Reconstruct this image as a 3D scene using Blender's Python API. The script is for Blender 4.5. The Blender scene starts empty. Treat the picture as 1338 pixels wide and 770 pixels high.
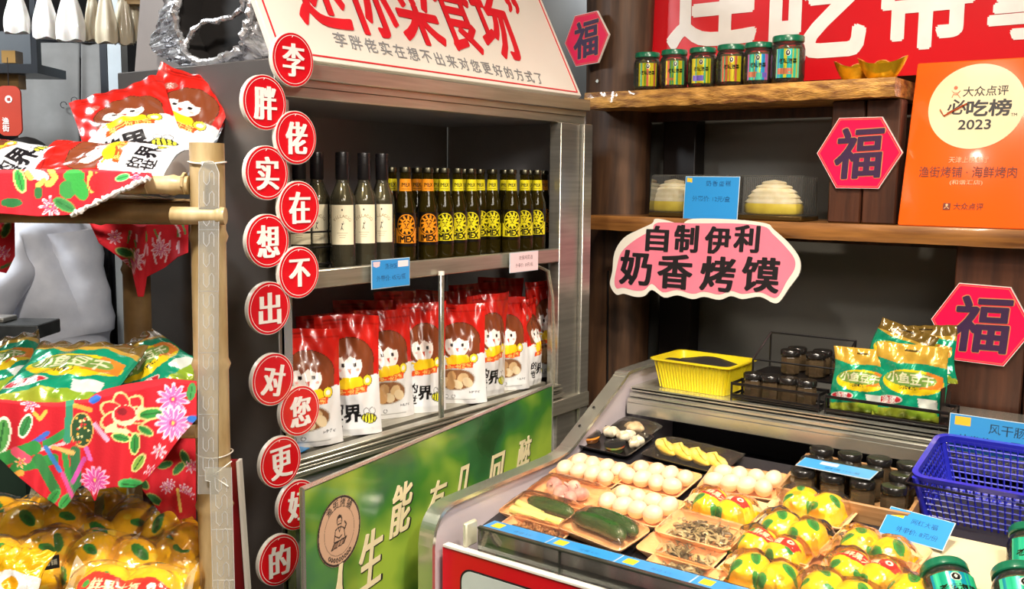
import bpy, bmesh, math, random
import numpy as np
from mathutils import Matrix, Vector
PI = math.pi
rnd = random.Random(7)
sc = bpy.context.scene
col = sc.collection

# ------------------------------------------------------------------ camera
CAM = Vector((0, 0, 1.6))
FPX, CX, CY = 1287.0, 669.0, 385.0          # focal length and centre for the 1338 x 770 frame
RM = Matrix(((0.80303792, -0.07713572, 0.5909147), (0.59584577, 0.08746442, -0.79832186), (0.00989512, 0.99317675, 0.11619824)))
cd = bpy.data.cameras.new('camera'); cam = bpy.data.objects.new('camera', cd); col.objects.link(cam)
cd.sensor_fit = 'HORIZONTAL'; cd.sensor_width = 36.0; cd.lens = FPX / 1338 * 36.0
cd.clip_start = 0.05; cd.clip_end = 60
cam.matrix_world = Matrix.Translation(CAM) @ RM.to_4x4()
sc.camera = cam

# ------------------------------------------------------------------ world, lights, exposure
w = bpy.data.worlds.new('world'); sc.world = w; w.use_nodes = True
w.node_tree.nodes['Background'].inputs[0].default_value = (1.0, 0.93, 0.85, 1); w.node_tree.nodes['Background'].inputs[1].default_value = 0.25
sc.view_settings.view_transform = 'Standard'; sc.view_settings.look = 'None'; sc.view_settings.gamma = 1
sc.view_settings.use_curve_mapping = False
sc.view_settings.exposure = 0.08
def area(name, loc, target, power, size, colr, spread=150):
    l = bpy.data.lights.new(name, 'AREA'); l.energy = power; l.shape = 'DISK'; l.size = size; l.color = colr; l.spread = math.radians(spread)
    o = bpy.data.objects.new(name, l); col.objects.link(o); o.location = loc
    o.rotation_euler = (Vector(target) - Vector(loc)).to_track_quat('-Z', 'Y').to_euler()
    return o
area('ceiling_lamp_light', (-0.45, 1.45, 2.90), (-0.85, 1.95, 0.85), 11, 0.22, (1.0, 0.86, 0.68), 80)
area('ceiling_lamp_light', (0.45, 0.9, 2.90), (-0.6, 2.1, 1.2), 21, 0.30, (1.0, 0.89, 0.75), 120)
area('ceiling_lamp_light', (-1.1, 0.25, 2.90), (-1.75, 1.0, 0.9), 24, 0.25, (1.0, 0.92, 0.82), 110)
area('ceiling_lamp_light', (-3.3, 0.6, 2.90), (-3.4, 1.7, 1.2), 62, 0.5, (0.92, 0.97, 1.0))
area('ceiling_lamp_light', (-0.75, 1.75, 2.90), (-0.95, 2.85, 1.6), 6.5, 0.16, (1.0, 0.87, 0.70), 100)
area('added_fill_light', (0.9, -1.3, 2.92), (0.4, -0.6, 0.0), 30, 1.1, (1.0, 0.92, 0.82))  # unseen soft light added behind the camera to lift the ambient
area('added_fill_light', (0.9, 0.2, 2.92), (-0.6, 1.2, 0.8), 34, 1.3, (1.0, 0.93, 0.85))  # broad fill added overhead to open up dark interiors, no fixture there

# ------------------------------------------------------------------ helpers
def ray(px, py): return RM @ Vector((px - CX, CY - py, -FPX))
def onx(px, py, x): r = ray(px, py); return CAM + r * (x / r.x)
def ony(px, py, y): r = ray(px, py); return CAM + r * (y / r.y)
def onz(px, py, z): r = ray(px, py); return CAM + r * ((z - CAM.z) / r.z)
def at(px, py, d): return CAM + ray(px, py) * (d / FPX)
def hit(px, py, p0, n): r = ray(px, py); return CAM + r * ((Vector(p0) - CAM).dot(n) / r.dot(n))
FWD = Vector((-0.595, 0.804, 0)).normalized(); RGT = Vector((0.804, 0.595, 0)).normalized()
YAW = math.atan2(RGT.y, RGT.x)           # rotz whose local -Y faces the camera

def lin(h):
    if isinstance(h, (tuple, list)): return tuple(h)[:3]
    h = h.lstrip('#'); o = []
    for i in (0, 2, 4):
        c = int(h[i:i+2], 16) / 255; o.append(c / 12.92 if c <= .04045 else ((c + .055) / 1.055) ** 2.4)
    return tuple(o)

class MB:
    def __init__(s): s.v = []; s.f = []; s.m = []
    def add(s, vs, fs, M=None, mi=0):
        b = len(s.v)
        for p in vs:
            p = Vector(p)
            if M is not None: p = M @ p
            s.v.append(tuple(p))
        for f in fs: s.f.append(tuple(b + i for i in f)); s.m.append(mi)
        return s
    def box(s, c, d, M=None, mi=0, bev=0.0, seg=1):
        x, y, z = c; a, b, h = d[0]/2, d[1]/2, d[2]/2
        if bev <= 0:
            vs = [(x+i*a, y+j*b, z+k*h) for i in (-1,1) for j in (-1,1) for k in (-1,1)]
            return s.add(vs, [(0,1,3,2),(4,6,7,5),(0,4,5,1),(2,3,7,6),(0,2,6,4),(1,5,7,3)], M, mi)
        bm = bmesh.new(); bmesh.ops.create_cube(bm, size=1)
        for q in bm.verts: q.co = Vector((x + q.co.x*d[0], y + q.co.y*d[1], z + q.co.z*d[2]))
        bmesh.ops.bevel(bm, geom=bm.edges[:] , offset=bev, segments=seg, affect='EDGES', profile=.5)
        bm.verts.index_update()
        s.add([q.co[:] for q in bm.verts], [[q.index for q in f.verts] for f in bm.faces], M, mi); bm.free(); return s
    def lathe(s, prof, n=24, M=None, mi=0, cap=True):
        vs = []; fs = []
        for r, z in prof:
            for k in range(n): t = 2*PI*k/n; vs.append((r*math.cos(t), r*math.sin(t), z))
        for i in range(len(prof)-1):
            for k in range(n): k2 = (k+1) % n; fs.append((i*n+k, i*n+k2, (i+1)*n+k2, (i+1)*n+k))
        if cap: fs.append(tuple(range(n))[::-1]); fs.append(tuple((len(prof)-1)*n+k for k in range(n)))
        return s.add(vs, fs, M, mi)
    def tube(s, pts, r, n=10, M=None, mi=0, closed=False, cap=True, flat=1.0):
        pts = [Vector(p) for p in pts]; m = len(pts); vs = []; fs = []; up = None
        for i, p in enumerate(pts):
            a = pts[i-1] if (i > 0 or closed) else p; b = pts[(i+1) % m] if (i < m-1 or closed) else p
            t = (b - a).normalized()
            if up is None: up = Vector((0,0,1)) if abs(t.z) < .9 else Vector((1,0,0))
            u = t.cross(up).normalized(); up = u.cross(t).normalized()
            rr = r[i] if isinstance(r, (list, tuple)) else r
            for k in range(n): q = 2*PI*k/n; vs.append(p + u*(rr*math.cos(q)) + up*(rr*flat*math.sin(q)))
        for i in range(m if closed else m-1):
            j = (i+1) % m
            for k in range(n): k2 = (k+1) % n; fs.append((i*n+k, i*n+k2, j*n+k2, j*n+k))
        if cap and not closed: fs.append(tuple(range(n))[::-1]); fs.append(tuple((m-1)*n+k for k in range(n)))
        return s.add(vs, fs, M, mi)
    def cyl(s, p0, p1, r0, r1=None, n=16, M=None, mi=0):
        return s.tube([p0, p1], [r0, r1 if r1 is not None else r0], n, M, mi)
    def grid(s, fn, nu, nv, M=None, mi=0, wrap=False):
        vs = [fn(i/(nu if wrap else nu-1), j/(nv-1)) for j in range(nv) for i in range(nu)]; fs = []
        for j in range(nv-1):
            for i in range(nu if wrap else nu-1):
                i2 = (i+1) % nu; fs.append((j*nu+i, j*nu+i2, (j+1)*nu+i2, (j+1)*nu+i))
        return s.add(vs, fs, M, mi)
    def prism(s, poly, y0, y1, M=None, mi=0, mi_side=None):      # outline in x,z; y0 the front
        n = len(poly); vs = [(x, y0, z) for x, z in poly] + [(x, y1, z) for x, z in poly]
        s.add(vs, [tuple(range(n)), tuple(range(n, 2*n))[::-1]], M, mi)
        return s.add(vs, [(i, (i+1) % n + 0, (i+1) % n + n, i+n)[::-1] for i in range(n)], M, mi if mi_side is None else mi_side)
    def rings(s, rs, M=None, mi=0, cap0=True, cap1=True):
        n = len(rs[0]); vs = [p for r in rs for p in r]; fs = []
        for i in range(len(rs)-1):
            for k in range(n): k2 = (k+1) % n; fs.append((i*n+k, i*n+k2, (i+1)*n+k2, (i+1)*n+k))
        if cap0: fs.append(tuple(range(n))[::-1])
        if cap1: fs.append(tuple((len(rs)-1)*n+k for k in range(n)))
        return s.add(vs, fs, M, mi)
    def build(s, name, mats, parent=None, smooth=40, loc=None, rz=None, fix=True, kind=None, label=None):
        me = bpy.data.meshes.new(name); me.from_pydata(s.v, [], s.f)
        if not isinstance(mats, (list, tuple)): mats = [mats]
        for m in mats: me.materials.append(m)
        if len(mats) > 1: me.polygons.foreach_set('material_index', s.m)
        if fix:
            bm = bmesh.new(); bm.from_mesh(me); bmesh.ops.recalc_face_normals(bm, faces=bm.faces); bm.to_mesh(me); bm.free()
        if smooth:
            me.polygons.foreach_set('use_smooth', [True]*len(me.polygons)); me.set_sharp_from_angle(angle=math.radians(smooth))
        me.update()
        o = bpy.data.objects.new(name, me); col.objects.link(o)
        if parent is not None: o.parent = parent
        if loc is not None: o.location = loc
        if rz is not None: o.rotation_euler = (0, 0, rz)
        if kind: o['kind'] = kind
        if label: o['label'] = label
        return o

def thing(name, label, cat, loc=(0,0,0), rz=0.0, group=None):
    o = bpy.data.objects.new(name, None); col.objects.link(o); o.empty_display_size = .02
    o.location = loc; o.rotation_euler = (0, 0, rz) if not isinstance(rz, (tuple, list)) else rz
    o['label'] = label; o['category'] = cat
    if group: o['group'] = group
    return o
def tag(o, label, cat, group=None):
    o['label'] = label; o['category'] = cat
    if group: o['group'] = group
    return o
def struct(o): o['kind'] = 'structure'; return o
def kids(o): return [c for c in bpy.data.objects if c.parent == o]
def dup(root, loc, rz, label, group=None, ch=None):
    r = root.copy(); col.objects.link(r); r.location = loc
    if isinstance(rz, (tuple, list)): r.rotation_euler = rz
    else: r.rotation_euler = (0, 0, rz)
    r['label'] = label
    if group: r['group'] = group
    for c in (ch if ch is not None else kids(root)):
        q = c.copy(); col.objects.link(q); q.parent = r
        for g in kids(c): h = g.copy(); col.objects.link(h); h.parent = q
    return r

# ---- text as mesh: uses Blender's own built-in font
_tc = {}
def glyphs(txt, size=1.0, off=0.0, space=1.0):
    k = (txt, size, off, space)
    if k in _tc: return _tc[k]
    cu = bpy.data.curves.new('t', 'FONT'); cu.body = txt; cu.size = size; cu.offset = off; cu.space_character = space; cu.resolution_u = 3; cu.fill_mode = 'FRONT'
    ob = bpy.data.objects.new('t', cu); col.objects.link(ob); dg = bpy.context.evaluated_depsgraph_get()
    me = ob.evaluated_get(dg).to_mesh(); me.calc_loop_triangles()
    v = np.array([p.co[:2] for p in me.vertices]).reshape(-1, 2); f = [tuple(t.vertices) for t in me.loop_triangles]
    ob.evaluated_get(dg).to_mesh_clear(); bpy.data.objects.remove(ob); bpy.data.curves.remove(cu)
    if len(v): v = v - (v.min(0) + v.max(0)) / 2
    _tc[k] = (v, f); return _tc[k]
def text_mb(mb, txt, cx, cz, size, y, thick=.001, off=0.0, heavy=0.0, sx=1.0, rot=0.0, space=1.0, slant=0.0, M=None, mi=0, fit=None, layers=1):
    v, f = glyphs(txt, 1.0, 0.0, space)
    if not len(v): return
    v = v.copy(); bold = max(off, 0)*.9; B = 0.0
    if fit:
        w_ = v[:,0].max() - v[:,0].min(); h_ = v[:,1].max() - v[:,1].min(); B = bold * min(fit[0]/w_, fit[1]/h_)
        v[:,0] *= (fit[0]-2*B-heavy)/w_; v[:,1] *= (fit[1]-2*B)/h_
    else: v = v * size; v[:,0] *= sx; B = bold*size
    v[:,0] += slant * v[:,1]
    c, s_ = math.cos(rot), math.sin(rot)
    ed = {}
    for t in f:
        for a, b in ((t[0],t[1]),(t[1],t[2]),(t[2],t[0])):
            if (b, a) in ed: del ed[(b, a)]
            else: ed[(a, b)] = 1
    hs = [(0.0, 0.0)]
    if B > 0:
        k = 8 if B > .0012 else 4
        hs += [(B*math.cos(2*PI*j/k+PI/8), B*math.sin(2*PI*j/k+PI/8)) for j in range(k)]
        if B > .003: hs += [(B*.5*math.cos(2*PI*j/6), B*.5*math.sin(2*PI*j/6)) for j in range(6)]
    if heavy: hs = [(h[0]+e, h[1]) for h in hs for e in (-heavy/2, 0, heavy/2)]
    for q, (hx, hz) in enumerate(hs):
        yy = y - q * .000015
        P = [((x+hx)*c - (z+hz)*s_ + cx, (x+hx)*s_ + (z+hz)*c + cz) for x, z in v]
        n = len(P); vs = [(x, yy - thick, z) for x, z in P] + [(x, y, z) for x, z in P]
        mb.add(vs, list(f) + [(b, a, a+n, b+n) for a, b in ed], M, mi)

# ---- colour print painted on a dense grid (flat print only)
class Canvas:
    def __init__(s, nu, nv, w, h, base):
        s.nu, s.nv, s.w, s.h = nu, nv, w, h
        s.X, s.Z = np.meshgrid(np.linspace(0, w, nu), np.linspace(0, h, nv)); s.c = np.empty((nv, nu, 3)); s.c[:] = lin(base)
    def mask(s, m, colr): s.c[m] = lin(colr); return s
    def ell(s, cx, cz, rx, rz, colr, rot=0.0, ring=None):
        c, q = math.cos(rot), math.sin(rot); dx, dz = s.X-cx, s.Z-cz; a = (dx*c+dz*q)/rx; b = (-dx*q+dz*c)/rz; d = np.hypot(a, b)
        return s.mask((d <= 1) if ring is None else ((d <= 1) & (d >= ring)), colr)
    def rect(s, x0, z0, x1, z1, colr): return s.mask((s.X >= x0) & (s.X <= x1) & (s.Z >= z0) & (s.Z <= z1), colr)
    def poly(s, pts, colr):
        ins = np.zeros(s.X.shape, bool); n = len(pts)
        for i in range(n):
            x1, z1 = pts[i]; x2, z2 = pts[(i+1) % n]
            if z1 == z2: continue
            ins ^= ((s.Z > z1) != (s.Z > z2)) & (s.X < (x2-x1)*(s.Z-z1)/(z2-z1)+x1)
        return s.mask(ins, colr)
    def line(s, pts, r, colr):
        for (x1, z1), (x2, z2) in zip(pts[:-1], pts[1:]):
            L = max((x2-x1)**2+(z2-z1)**2, 1e-12); t = np.clip(((s.X-x1)*(x2-x1)+(s.Z-z1)*(z2-z1))/L, 0, 1)
            s.mask(np.hypot(s.X-x1-t*(x2-x1), s.Z-z1-t*(z2-z1)) <= r, colr)
        return s
    def text(s, txt, cx, cz, size, colr, rot=0.0, off=0.0, sx=1.0, space=1.0):
        if off > 0:
            for j in range(4): s.text(txt, cx+off*size*math.cos(PI/4+j*PI/2), cz+off*size*math.sin(PI/4+j*PI/2), size, colr, rot, 0.0, sx, space)
        v, f = glyphs(txt, 1.0, 0.0, space)
        if not len(v): return s
        c, q = math.cos(rot), math.sin(rot); P = np.stack([(v[:,0]*sx*c - v[:,1]*q)*size+cx, (v[:,0]*sx*q + v[:,1]*c)*size+cz], 1)
        px, pz = s.w/(s.nu-1), s.h/(s.nv-1)
        for t in f:
            a, b, d = P[t[0]], P[t[1]], P[t[2]]
            i0 = max(int(min(a[0],b[0],d[0])/px), 0); i1 = min(int(max(a[0],b[0],d[0])/px)+2, s.nu); j0 = max(int(min(a[1],b[1],d[1])/pz), 0); j1 = min(int(max(a[1],b[1],d[1])/pz)+2, s.nv)
            if i0 >= i1 or j0 >= j1: continue
            x = s.X[j0:j1, i0:i1]; z = s.Z[j0:j1, i0:i1]
            D = (b[1]-d[1])*(a[0]-d[0])+(d[0]-b[0])*(a[1]-d[1])
            if abs(D) < 1e-14: continue
            l1 = ((b[1]-d[1])*(x-d[0])+(d[0]-b[0])*(z-d[1]))/D; l2 = ((d[1]-a[1])*(x-d[0])+(a[0]-d[0])*(z-d[1]))/D
            e = .02; m = (l1 >= -e) & (l2 >= -e) & (1-l1-l2 >= -e); s.c[j0:j1, i0:i1][m] = lin(colr)
        return s
def painted(name, fn, cv, mat, parent=None, both=0.0, smooth=70):
    mb = MB(); mb.grid(fn, cv.nu, cv.nv)
    o = mb.build(name, mat, parent, smooth, fix=False)
    a = o.data.color_attributes.new('Col', 'FLOAT_COLOR', 'POINT')
    a.data.foreach_set('color', np.concatenate([cv.c.reshape(-1, 3), np.ones((cv.nu*cv.nv, 1))], 1).astype(np.float32).ravel())
    if both:
        md = o.modifiers.new('s', 'SOLIDIFY'); md.thickness = both; md.offset = -1
    return o

# ------------------------------------------------------------------ materials
def mat(name, c='#808080', rough=.5, metal=0.0, c2=None, scale=8.0, stretch=(1,1,1), bump=0.0, bscale=None, coat=0.0, emit=0.0, vcol=False, sss=0.0, detail=4.0, spec=.5, rvar=0.0, ramp=(.35,.65), aniso=0.0):
    m = bpy.data.materials.new(name); m.use_nodes = True; nt = m.node_tree; N = nt.nodes; L = nt.links; b = N['Principled BSDF']
    b.inputs['Roughness'].default_value = rough; b.inputs['Metallic'].default_value = metal; b.inputs['Coat Weight'].default_value = coat; b.inputs['Coat Roughness'].default_value = .08
    b.inputs['Specular IOR Level'].default_value = spec
    if sss: b.inputs['Subsurface Weight'].default_value = sss; b.inputs['Subsurface Radius'].default_value = (.01,.006,.004)
    tc = N.new('ShaderNodeTexCoord'); mp = N.new('ShaderNodeMapping'); mp.inputs['Scale'].default_value = stretch; L.new(tc.outputs['Object'], mp.inputs[0])
    nz = N.new('ShaderNodeTexNoise'); nz.inputs['Scale'].default_value = scale; nz.inputs['Detail'].default_value = detail; L.new(mp.outputs[0], nz.inputs[0])
    c1 = lin(c); c2_ = lin(c2) if c2 else tuple(x*.88 for x in c1)
    rp = N.new('ShaderNodeValToRGB'); rp.color_ramp.elements[0].position = ramp[0]; rp.color_ramp.elements[1].position = ramp[1]
    rp.color_ramp.elements[0].color = (*c2_, 1); rp.color_ramp.elements[1].color = (*c1, 1); L.new(nz.outputs['Fac'], rp.inputs[0])
    if vcol:
        va = N.new('ShaderNodeVertexColor'); va.layer_name = 'Col'; L.new(va.outputs[0], b.inputs['Base Color'])
    else: L.new(rp.outputs[0], b.inputs['Base Color'])
    if emit: L.new((va if vcol else rp).outputs[0], b.inputs['Emission Color']); b.inputs['Emission Strength'].default_value = emit
    if rvar:
        mr = N.new('ShaderNodeMapRange'); mr.inputs[3].default_value = max(rough-rvar, .02); mr.inputs[4].default_value = rough+rvar; L.new(nz.outputs['Fac'], mr.inputs[0]); L.new(mr.outputs[0], b.inputs['Roughness'])
    if bump:
        bp = N.new('ShaderNodeBump'); bp.inputs['Strength'].default_value = bump; bp.inputs['Distance'].default_value = .004
        n2 = nz
        if bscale: n2 = N.new('ShaderNodeTexNoise'); n2.inputs['Scale'].default_value = bscale; n2.inputs['Detail'].default_value = 3; L.new(mp.outputs[0], n2.inputs[0])
        L.new(n2.outputs['Fac'], bp.inputs['Height']); L.new(bp.outputs[0], b.inputs['Normal'])
    return m
def film(name, c='#ffffff', opac=.06, gl=.9, rough=.08, bump=0.0, scale=40, ior=1.45):
    m = bpy.data.materials.new(name); m.use_nodes = True; nt = m.node_tree; N = nt.nodes; L = nt.links; N.remove(N['Principled BSDF']); out = N['Material Output']
    tr = N.new('ShaderNodeBsdfTransparent'); tr.inputs[0].default_value = (*lin(c), 1)
    df = N.new('ShaderNodeBsdfDiffuse'); df.inputs[0].default_value = (*lin(c), 1); gs = N.new('ShaderNodeBsdfGlossy'); gs.inputs['Roughness'].default_value = rough; gs.inputs[0].default_value = (gl, gl, gl, 1)
    m1 = N.new('ShaderNodeMixShader'); m1.inputs[0].default_value = opac; L.new(tr.outputs[0], m1.inputs[1]); L.new(df.outputs[0], m1.inputs[2])
    fr = N.new('ShaderNodeFresnel'); fr.inputs[0].default_value = ior; m2 = N.new('ShaderNodeMixShader'); L.new(fr.outputs[0], m2.inputs[0]); L.new(m1.outputs[0], m2.inputs[1]); L.new(gs.outputs[0], m2.inputs[2]); L.new(m2.outputs[0], out.inputs[0])
    if bump:
        tc = N.new('ShaderNodeTexCoord'); nz = N.new('ShaderNodeTexNoise'); nz.inputs['Scale'].default_value = scale; nz.inputs['Detail'].default_value = 2; L.new(tc.outputs['Object'], nz.inputs[0])
        bp = N.new('ShaderNodeBump'); bp.inputs['Strength'].default_value = bump; bp.inputs['Distance'].default_value = .006; L.new(nz.outputs['Fac'], bp.inputs['Height']); L.new(bp.outputs[0], gs.inputs['Normal']); L.new(bp.outputs[0], fr.inputs['Normal'])
    return m
M_STEEL = mat('brushed_steel', '#c0bdb4', .33, .85, '#aeaba3', 6, (1,1,20), .01, rvar=.05)
M_STEELH = mat('brushed_steel_shelf', '#c4c0b2', .30, .8, '#b2ae9f', 6, (20,1,20), .01, rvar=.05)
M_STEELD = mat('dark_steel_panel', '#8d8884', .40, .9, '#7d7774', 2.5, (1,1,2), .02, rvar=.08)
M_STEELI = mat('dark_cabinet_lining', '#b4b3b6', .42, .45, '#a2a1a5', 3, rvar=.06)
M_CHROME = mat('bright_steel_trim', '#dcddd2', .24, .85, '#cdcdc3', 5, (1,1,1), .01, rvar=.05)
M_WHITE = mat('white_acrylic', '#ece8de', .3, 0, '#e4dfd4', 3, coat=.3)
M_RED = mat('red_acrylic', '#d8101f', .3, 0, '#cc0c1c', 3, coat=.25)
M_TXTW = mat('white_print', '#f6f2ee', .5)
M_TXTR = mat('red_print', '#e0202c', .4)
M_TXTG = mat('grey_print', '#8d8c8e', .6)
M_BLACK = mat('black_print', '#1b171c', .5)
M_PRINT = mat('glossy_print', vcol=True, rough=.28, coat=.3)
M_PRINTM = mat('paper_print', vcol=True, rough=.5)
M_POUCH = mat('laminate_film_print', vcol=True, rough=.26, bump=.35, bscale=22, coat=.5)
M_CLOTH = mat('printed_cotton', vcol=True, rough=.85, bump=.15, bscale=220)
M_LOG = mat('dark_log_wood', '#6b4a30', .55, 0, '#2e1d14', 5, (6,6,.6), .6, detail=8, ramp=(.3,.75))
M_LOG2 = mat('dark_plank_wood', '#54301f', .45, 0, '#2a160e', 5, (8,8,.6), .4, detail=7, ramp=(.3,.75))
M_EDGE = mat('live_edge_wood', '#d6a050', .5, 0, '#6b3f18', 14, (1.2,2,5), .9, bscale=60, detail=9, coat=.25, ramp=(.32,.68))
M_EDGE2 = mat('varnished_shelf_wood', '#a9733a', .4, 0, '#5d3717', 5, (.8,6,10), .25, detail=8, coat=.4, ramp=(.3,.7))
M_BAMBOO = mat('bamboo', '#cdb68a', .45, 0, '#a48a5c', 9, (3,3,.8), .15, detail=6, coat=.15)
M_BAMBOOD = mat('aged_bamboo', '#9a7b4e', .5, 0, '#6b5230', 9, (1,1,1), .15, detail=6)
M_GLASS = film('clear_glass', '#f4f8f6', .02, 1.0, .02)
M_FILM = film('cling_film', '#fff4e6', .02, .9, .08, .6, 45, ior=1.35)
M_PET = film('clear_plastic', '#ffffff', .02, .45, .06, ior=1.3)
# ================================================================== the room
M_WALL = mat('dark_glossy_wall_panel', '#75746f', .22, 0, '#64635f', 1.2, rvar=.05)
M_KWALL = mat('kitchen_wall', '#3a393c', .5, 0, '#2e2d30', 1.5)
M_FLOOR = mat('floor_tile', '#6a5c50', .35, 0, '#4f453c', 3, rvar=.1)
M_CEIL = mat('ceiling_paint', '#a39a8d', .8)
M_WARM = mat('warm_shop_wall', '#c9b391', .6, 0, '#b59f80', 2)
struct(MB().box((-1.0, .4, -.03), (7.8, 5.6, .06)).build('floor', M_FLOOR))
struct(MB().box((-1.0, .4, 2.98), (7.8, 5.6, .06)).build('ceiling', M_CEIL))
struct(MB().box((-1.0, 3.13, 1.475), (7.6, .1, 2.95)).build('wall_back', M_WALL))
struct(MB().box((-4.8, .4, 1.475), (.1, 5.4, 2.95)).build('wall_left', M_KWALL))
struct(MB().box((2.75, .4, 1.475), (.1, 5.4, 2.95)).build('wall_right', M_WARM))
struct(MB().box((-1.0, -2.35, 1.475), (7.6, .1, 2.95)).build('wall_front', M_WARM))
# recessed downlights that carry the area lights
M_LAMP = mat('lamp_glow', '#fff2d8', .5, emit=9.0); M_LAMPR = mat('lamp_ring', '#d8d2c6', .4)
for i, (x, y, lb) in enumerate(((-.45, 1.45, 'round ceiling downlight over the chilled display case'), (-.75, 1.75, 'round ceiling downlight close to the wall shelves'), (.45, .9, 'round ceiling downlight near the aisle, right of the camera'), (-1.1, .25, 'round ceiling downlight in front of the bamboo stand'), (-3.3, .6, 'round ceiling downlight over the kitchen'))):
    t = thing('ceiling_downlight', lb, 'lamp', (x, y, 2.95))
    MB().lathe([(.15, 0), (.15, -.02), (.125, -.02), (.12, -.005)], 28).build('ring', M_LAMPR, t)
    MB().lathe([(.115, -.004), (.115, -.012)], 28).build('diffuser', M_LAMP, t)

# ================================================================== steel cabinet
CX0, CX1, CY0, CY1 = -2.16, -1.6, 1.345, 2.546
cab = thing('steel_display_cabinet', 'tall brushed steel open-front cabinet holding bottles above and snack pouches below', 'cabinet', (0, 0, 0))
MB().box(((CX0+CX1)/2, CY0+.008, .95), (CX1-CX0, .016, 1.78), bev=.002).build('side_panel', M_STEELD, cab)
MB().box(((CX0+CX1)/2, CY1-.008, .95), (CX1-CX0-.03, .016, 1.78)).build('side_panel', M_STEELI, cab)
MB().box((CX0+.008, (CY0+CY1)/2, .95), (.016, CY1-CY0-.04, 1.74)).build('back_panel', M_STEELI, cab)
MB().box(((CX0+CX1)/2, (CY0+CY1)/2, 1.795), (CX1-CX0-.03, CY1-CY0-.034, .05)).build('roof_panel', M_STEELI, cab)
b = MB(); b.box((CX1-.012, (CY0+.018+CY1)/2, 1.821), (.034, CY1-CY0-.03, .034), bev=.002); b.box((CX1-.02, (CY0+CY1)/2, 1.797), (.030, CY1-CY0-.03, .017)); b.box((CX1-.024, (CY0+CY1)/2, 1.777), (.03, CY1-CY0-.03, .024), bev=.002)
b.build('top_beam', M_STEELH, cab)
MB().box((CX1-.02, CY0+.022, .885), (.04, .034, 1.75), bev=.003).build('front_post', M_CHROME, cab)
b = MB(); b.box((CX1-.02, 2.443, .9), (.04, .10, 1.73), bev=.002); b.box((CX1-.012, 2.52, .9), (.05, .046, 1.73), bev=.002); b.build('front_post', M_STEEL, cab)
MB().tube([(CX1+.006, 2.498, .3), (CX1+.006, 2.498, 1.76)], .0025, 6).build('edge_bead', M_CHROME, cab)
# upper shelf, lower shelf
sh = MB().box(((CX0+.02+CX1-.02)/2, 1.883, 1.386), (CX1-CX0-.06, 1.03, .012)).build('upper_shelf', M_STEELH, cab)
MB().box((CX1-.006, 1.883, 1.381), (.014, 1.02, .041), bev=.003).build('shelf_lip', M_STEELH, sh)
sh = MB().box(((CX0+.02+CX1-.03)/2, 1.883, .992), (CX1-CX0-.07, 1.02, .012)).build('lower_shelf', M_STEELH, cab)
b = MB()
for z, x in ((.994, CX1-.004), (.985, CX1+.002), (.976, CX1-.002)): b.box((x, 1.883, z), (.03, 1.03, .006), bev=.0015)
b.box((CX1-.008, 1.883, .984), (.02, 1.03, .024)); b.box((CX1+.004, 1.883, .965), (.02, 1.06, .012), bev=.002)
b.build('sliding_track', M_STEELH, sh)
MB().box((CX1-.02, 1.883, .54), (.02, 1.03, .83)).build('base_panel', M_STEELI, cab)
MB().box((CX1+.006, 2.44, .93), (.022, .21, .045), bev=.002).build('corner_plate', M_STEELH, cab)
dv = MB().box((CX1+.012, 1.85, 1.183), (.010, .014, .365), bev=.002).build('divider_post', M_CHROME, cab)
MB().cyl((CX1+.012, 1.85, 1.362), (CX1+.012, 1.85, 1.372), .008, n=12).build('clip', M_WHITE, dv)
MB().tube([(CX1+.005, 2.27, 1.358), (CX1+.005, 2.325, 1.34), (CX1+.005, 2.35, 1.26), (CX1+.005, 2.36, 1.1), (CX1+.005, 2.36, 1.0)], .008, 8, flat=.5).build('sealing_strip', M_STEELH, cab)
for y in (CY0+.05, CY1-.05):
    for x in (CX0+.05, CX1-.05): MB().cyl((x, y, 0), (x, y, .07), .02).build('foot', M_STEELD, cab)

# lit header sign leaning back on top of the cabinet
LA = math.radians(27); HZ = 1.841
hs = thing('header_sign', 'large slanted white sign with red characters standing on top of the steel cabinet', 'sign', (-1.602, 1.352, HZ), PI/2)
HM = Matrix.Rotation(-LA, 4, 'X')           # local: x right, z up, leaning back
M_SIGNW = mat('sign_face', '#ece6dc', .35, 0, '#e4dccf', 1.5, coat=.2)
MB().box((.577, .008, .273), (1.154, .016, .534), HM, bev=.002).build('face_panel', M_SIGNW, hs)
def hp(px, py):                              # point on the sign face
    n = Vector((math.cos(LA), 0, math.sin(LA))); p = hit(px, py, (-1.602, 1.352, HZ), n); return (p.y-1.352, (p.z-HZ)/math.cos(LA))
b = MB(); e = .018
for c, d in (((.577, e), (1.154-2*e, .0035)), ((.577, .54-e), (1.154-2*e, .0035)), ((e, .27), (.0035, .54-2*e)), ((1.154-e, .27), (.0035, .54-2*e))): b.box((c[0], -.001, c[1]), (d[0], .0016, d[1]), HM)
b.build('border_line', M_TXTR, hs)
l0 = hp(400, 40); r0 = hp(706, 76); b = MB(); pitch = .163
for i, ch in enumerate('迷你菜食场'):
    text_mb(b, ch, l0[0]+.075+i*pitch, .215, 1, -.001, .0015, off=.028, mi=0, fit=(.158, .245), M=HM)
text_mb(b, '”', l0[0]+.075+5*pitch-.03, .285, 1, -.001, .0015, off=.02, fit=(.06, .055), M=HM); text_mb(b, '“', l0[0]-.05, .285, 1, -.001, .0015, off=.02, fit=(.06, .055), M=HM)
b.build('red_lettering', M_TXTR, hs, smooth=0)
a0, a1 = hp(444, 52), hp(704, 103); b = MB()
for i, ch in enumerate('李胖佬实在想不出来对您更好的方式了'):
    u = i/16; text_mb(b, ch, a0[0]+(a1[0]-a0[0])*u, a0[1]+(a1[1]-a0[1])*u, .040, -.001, .001, off=-.004, M=HM)
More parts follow.
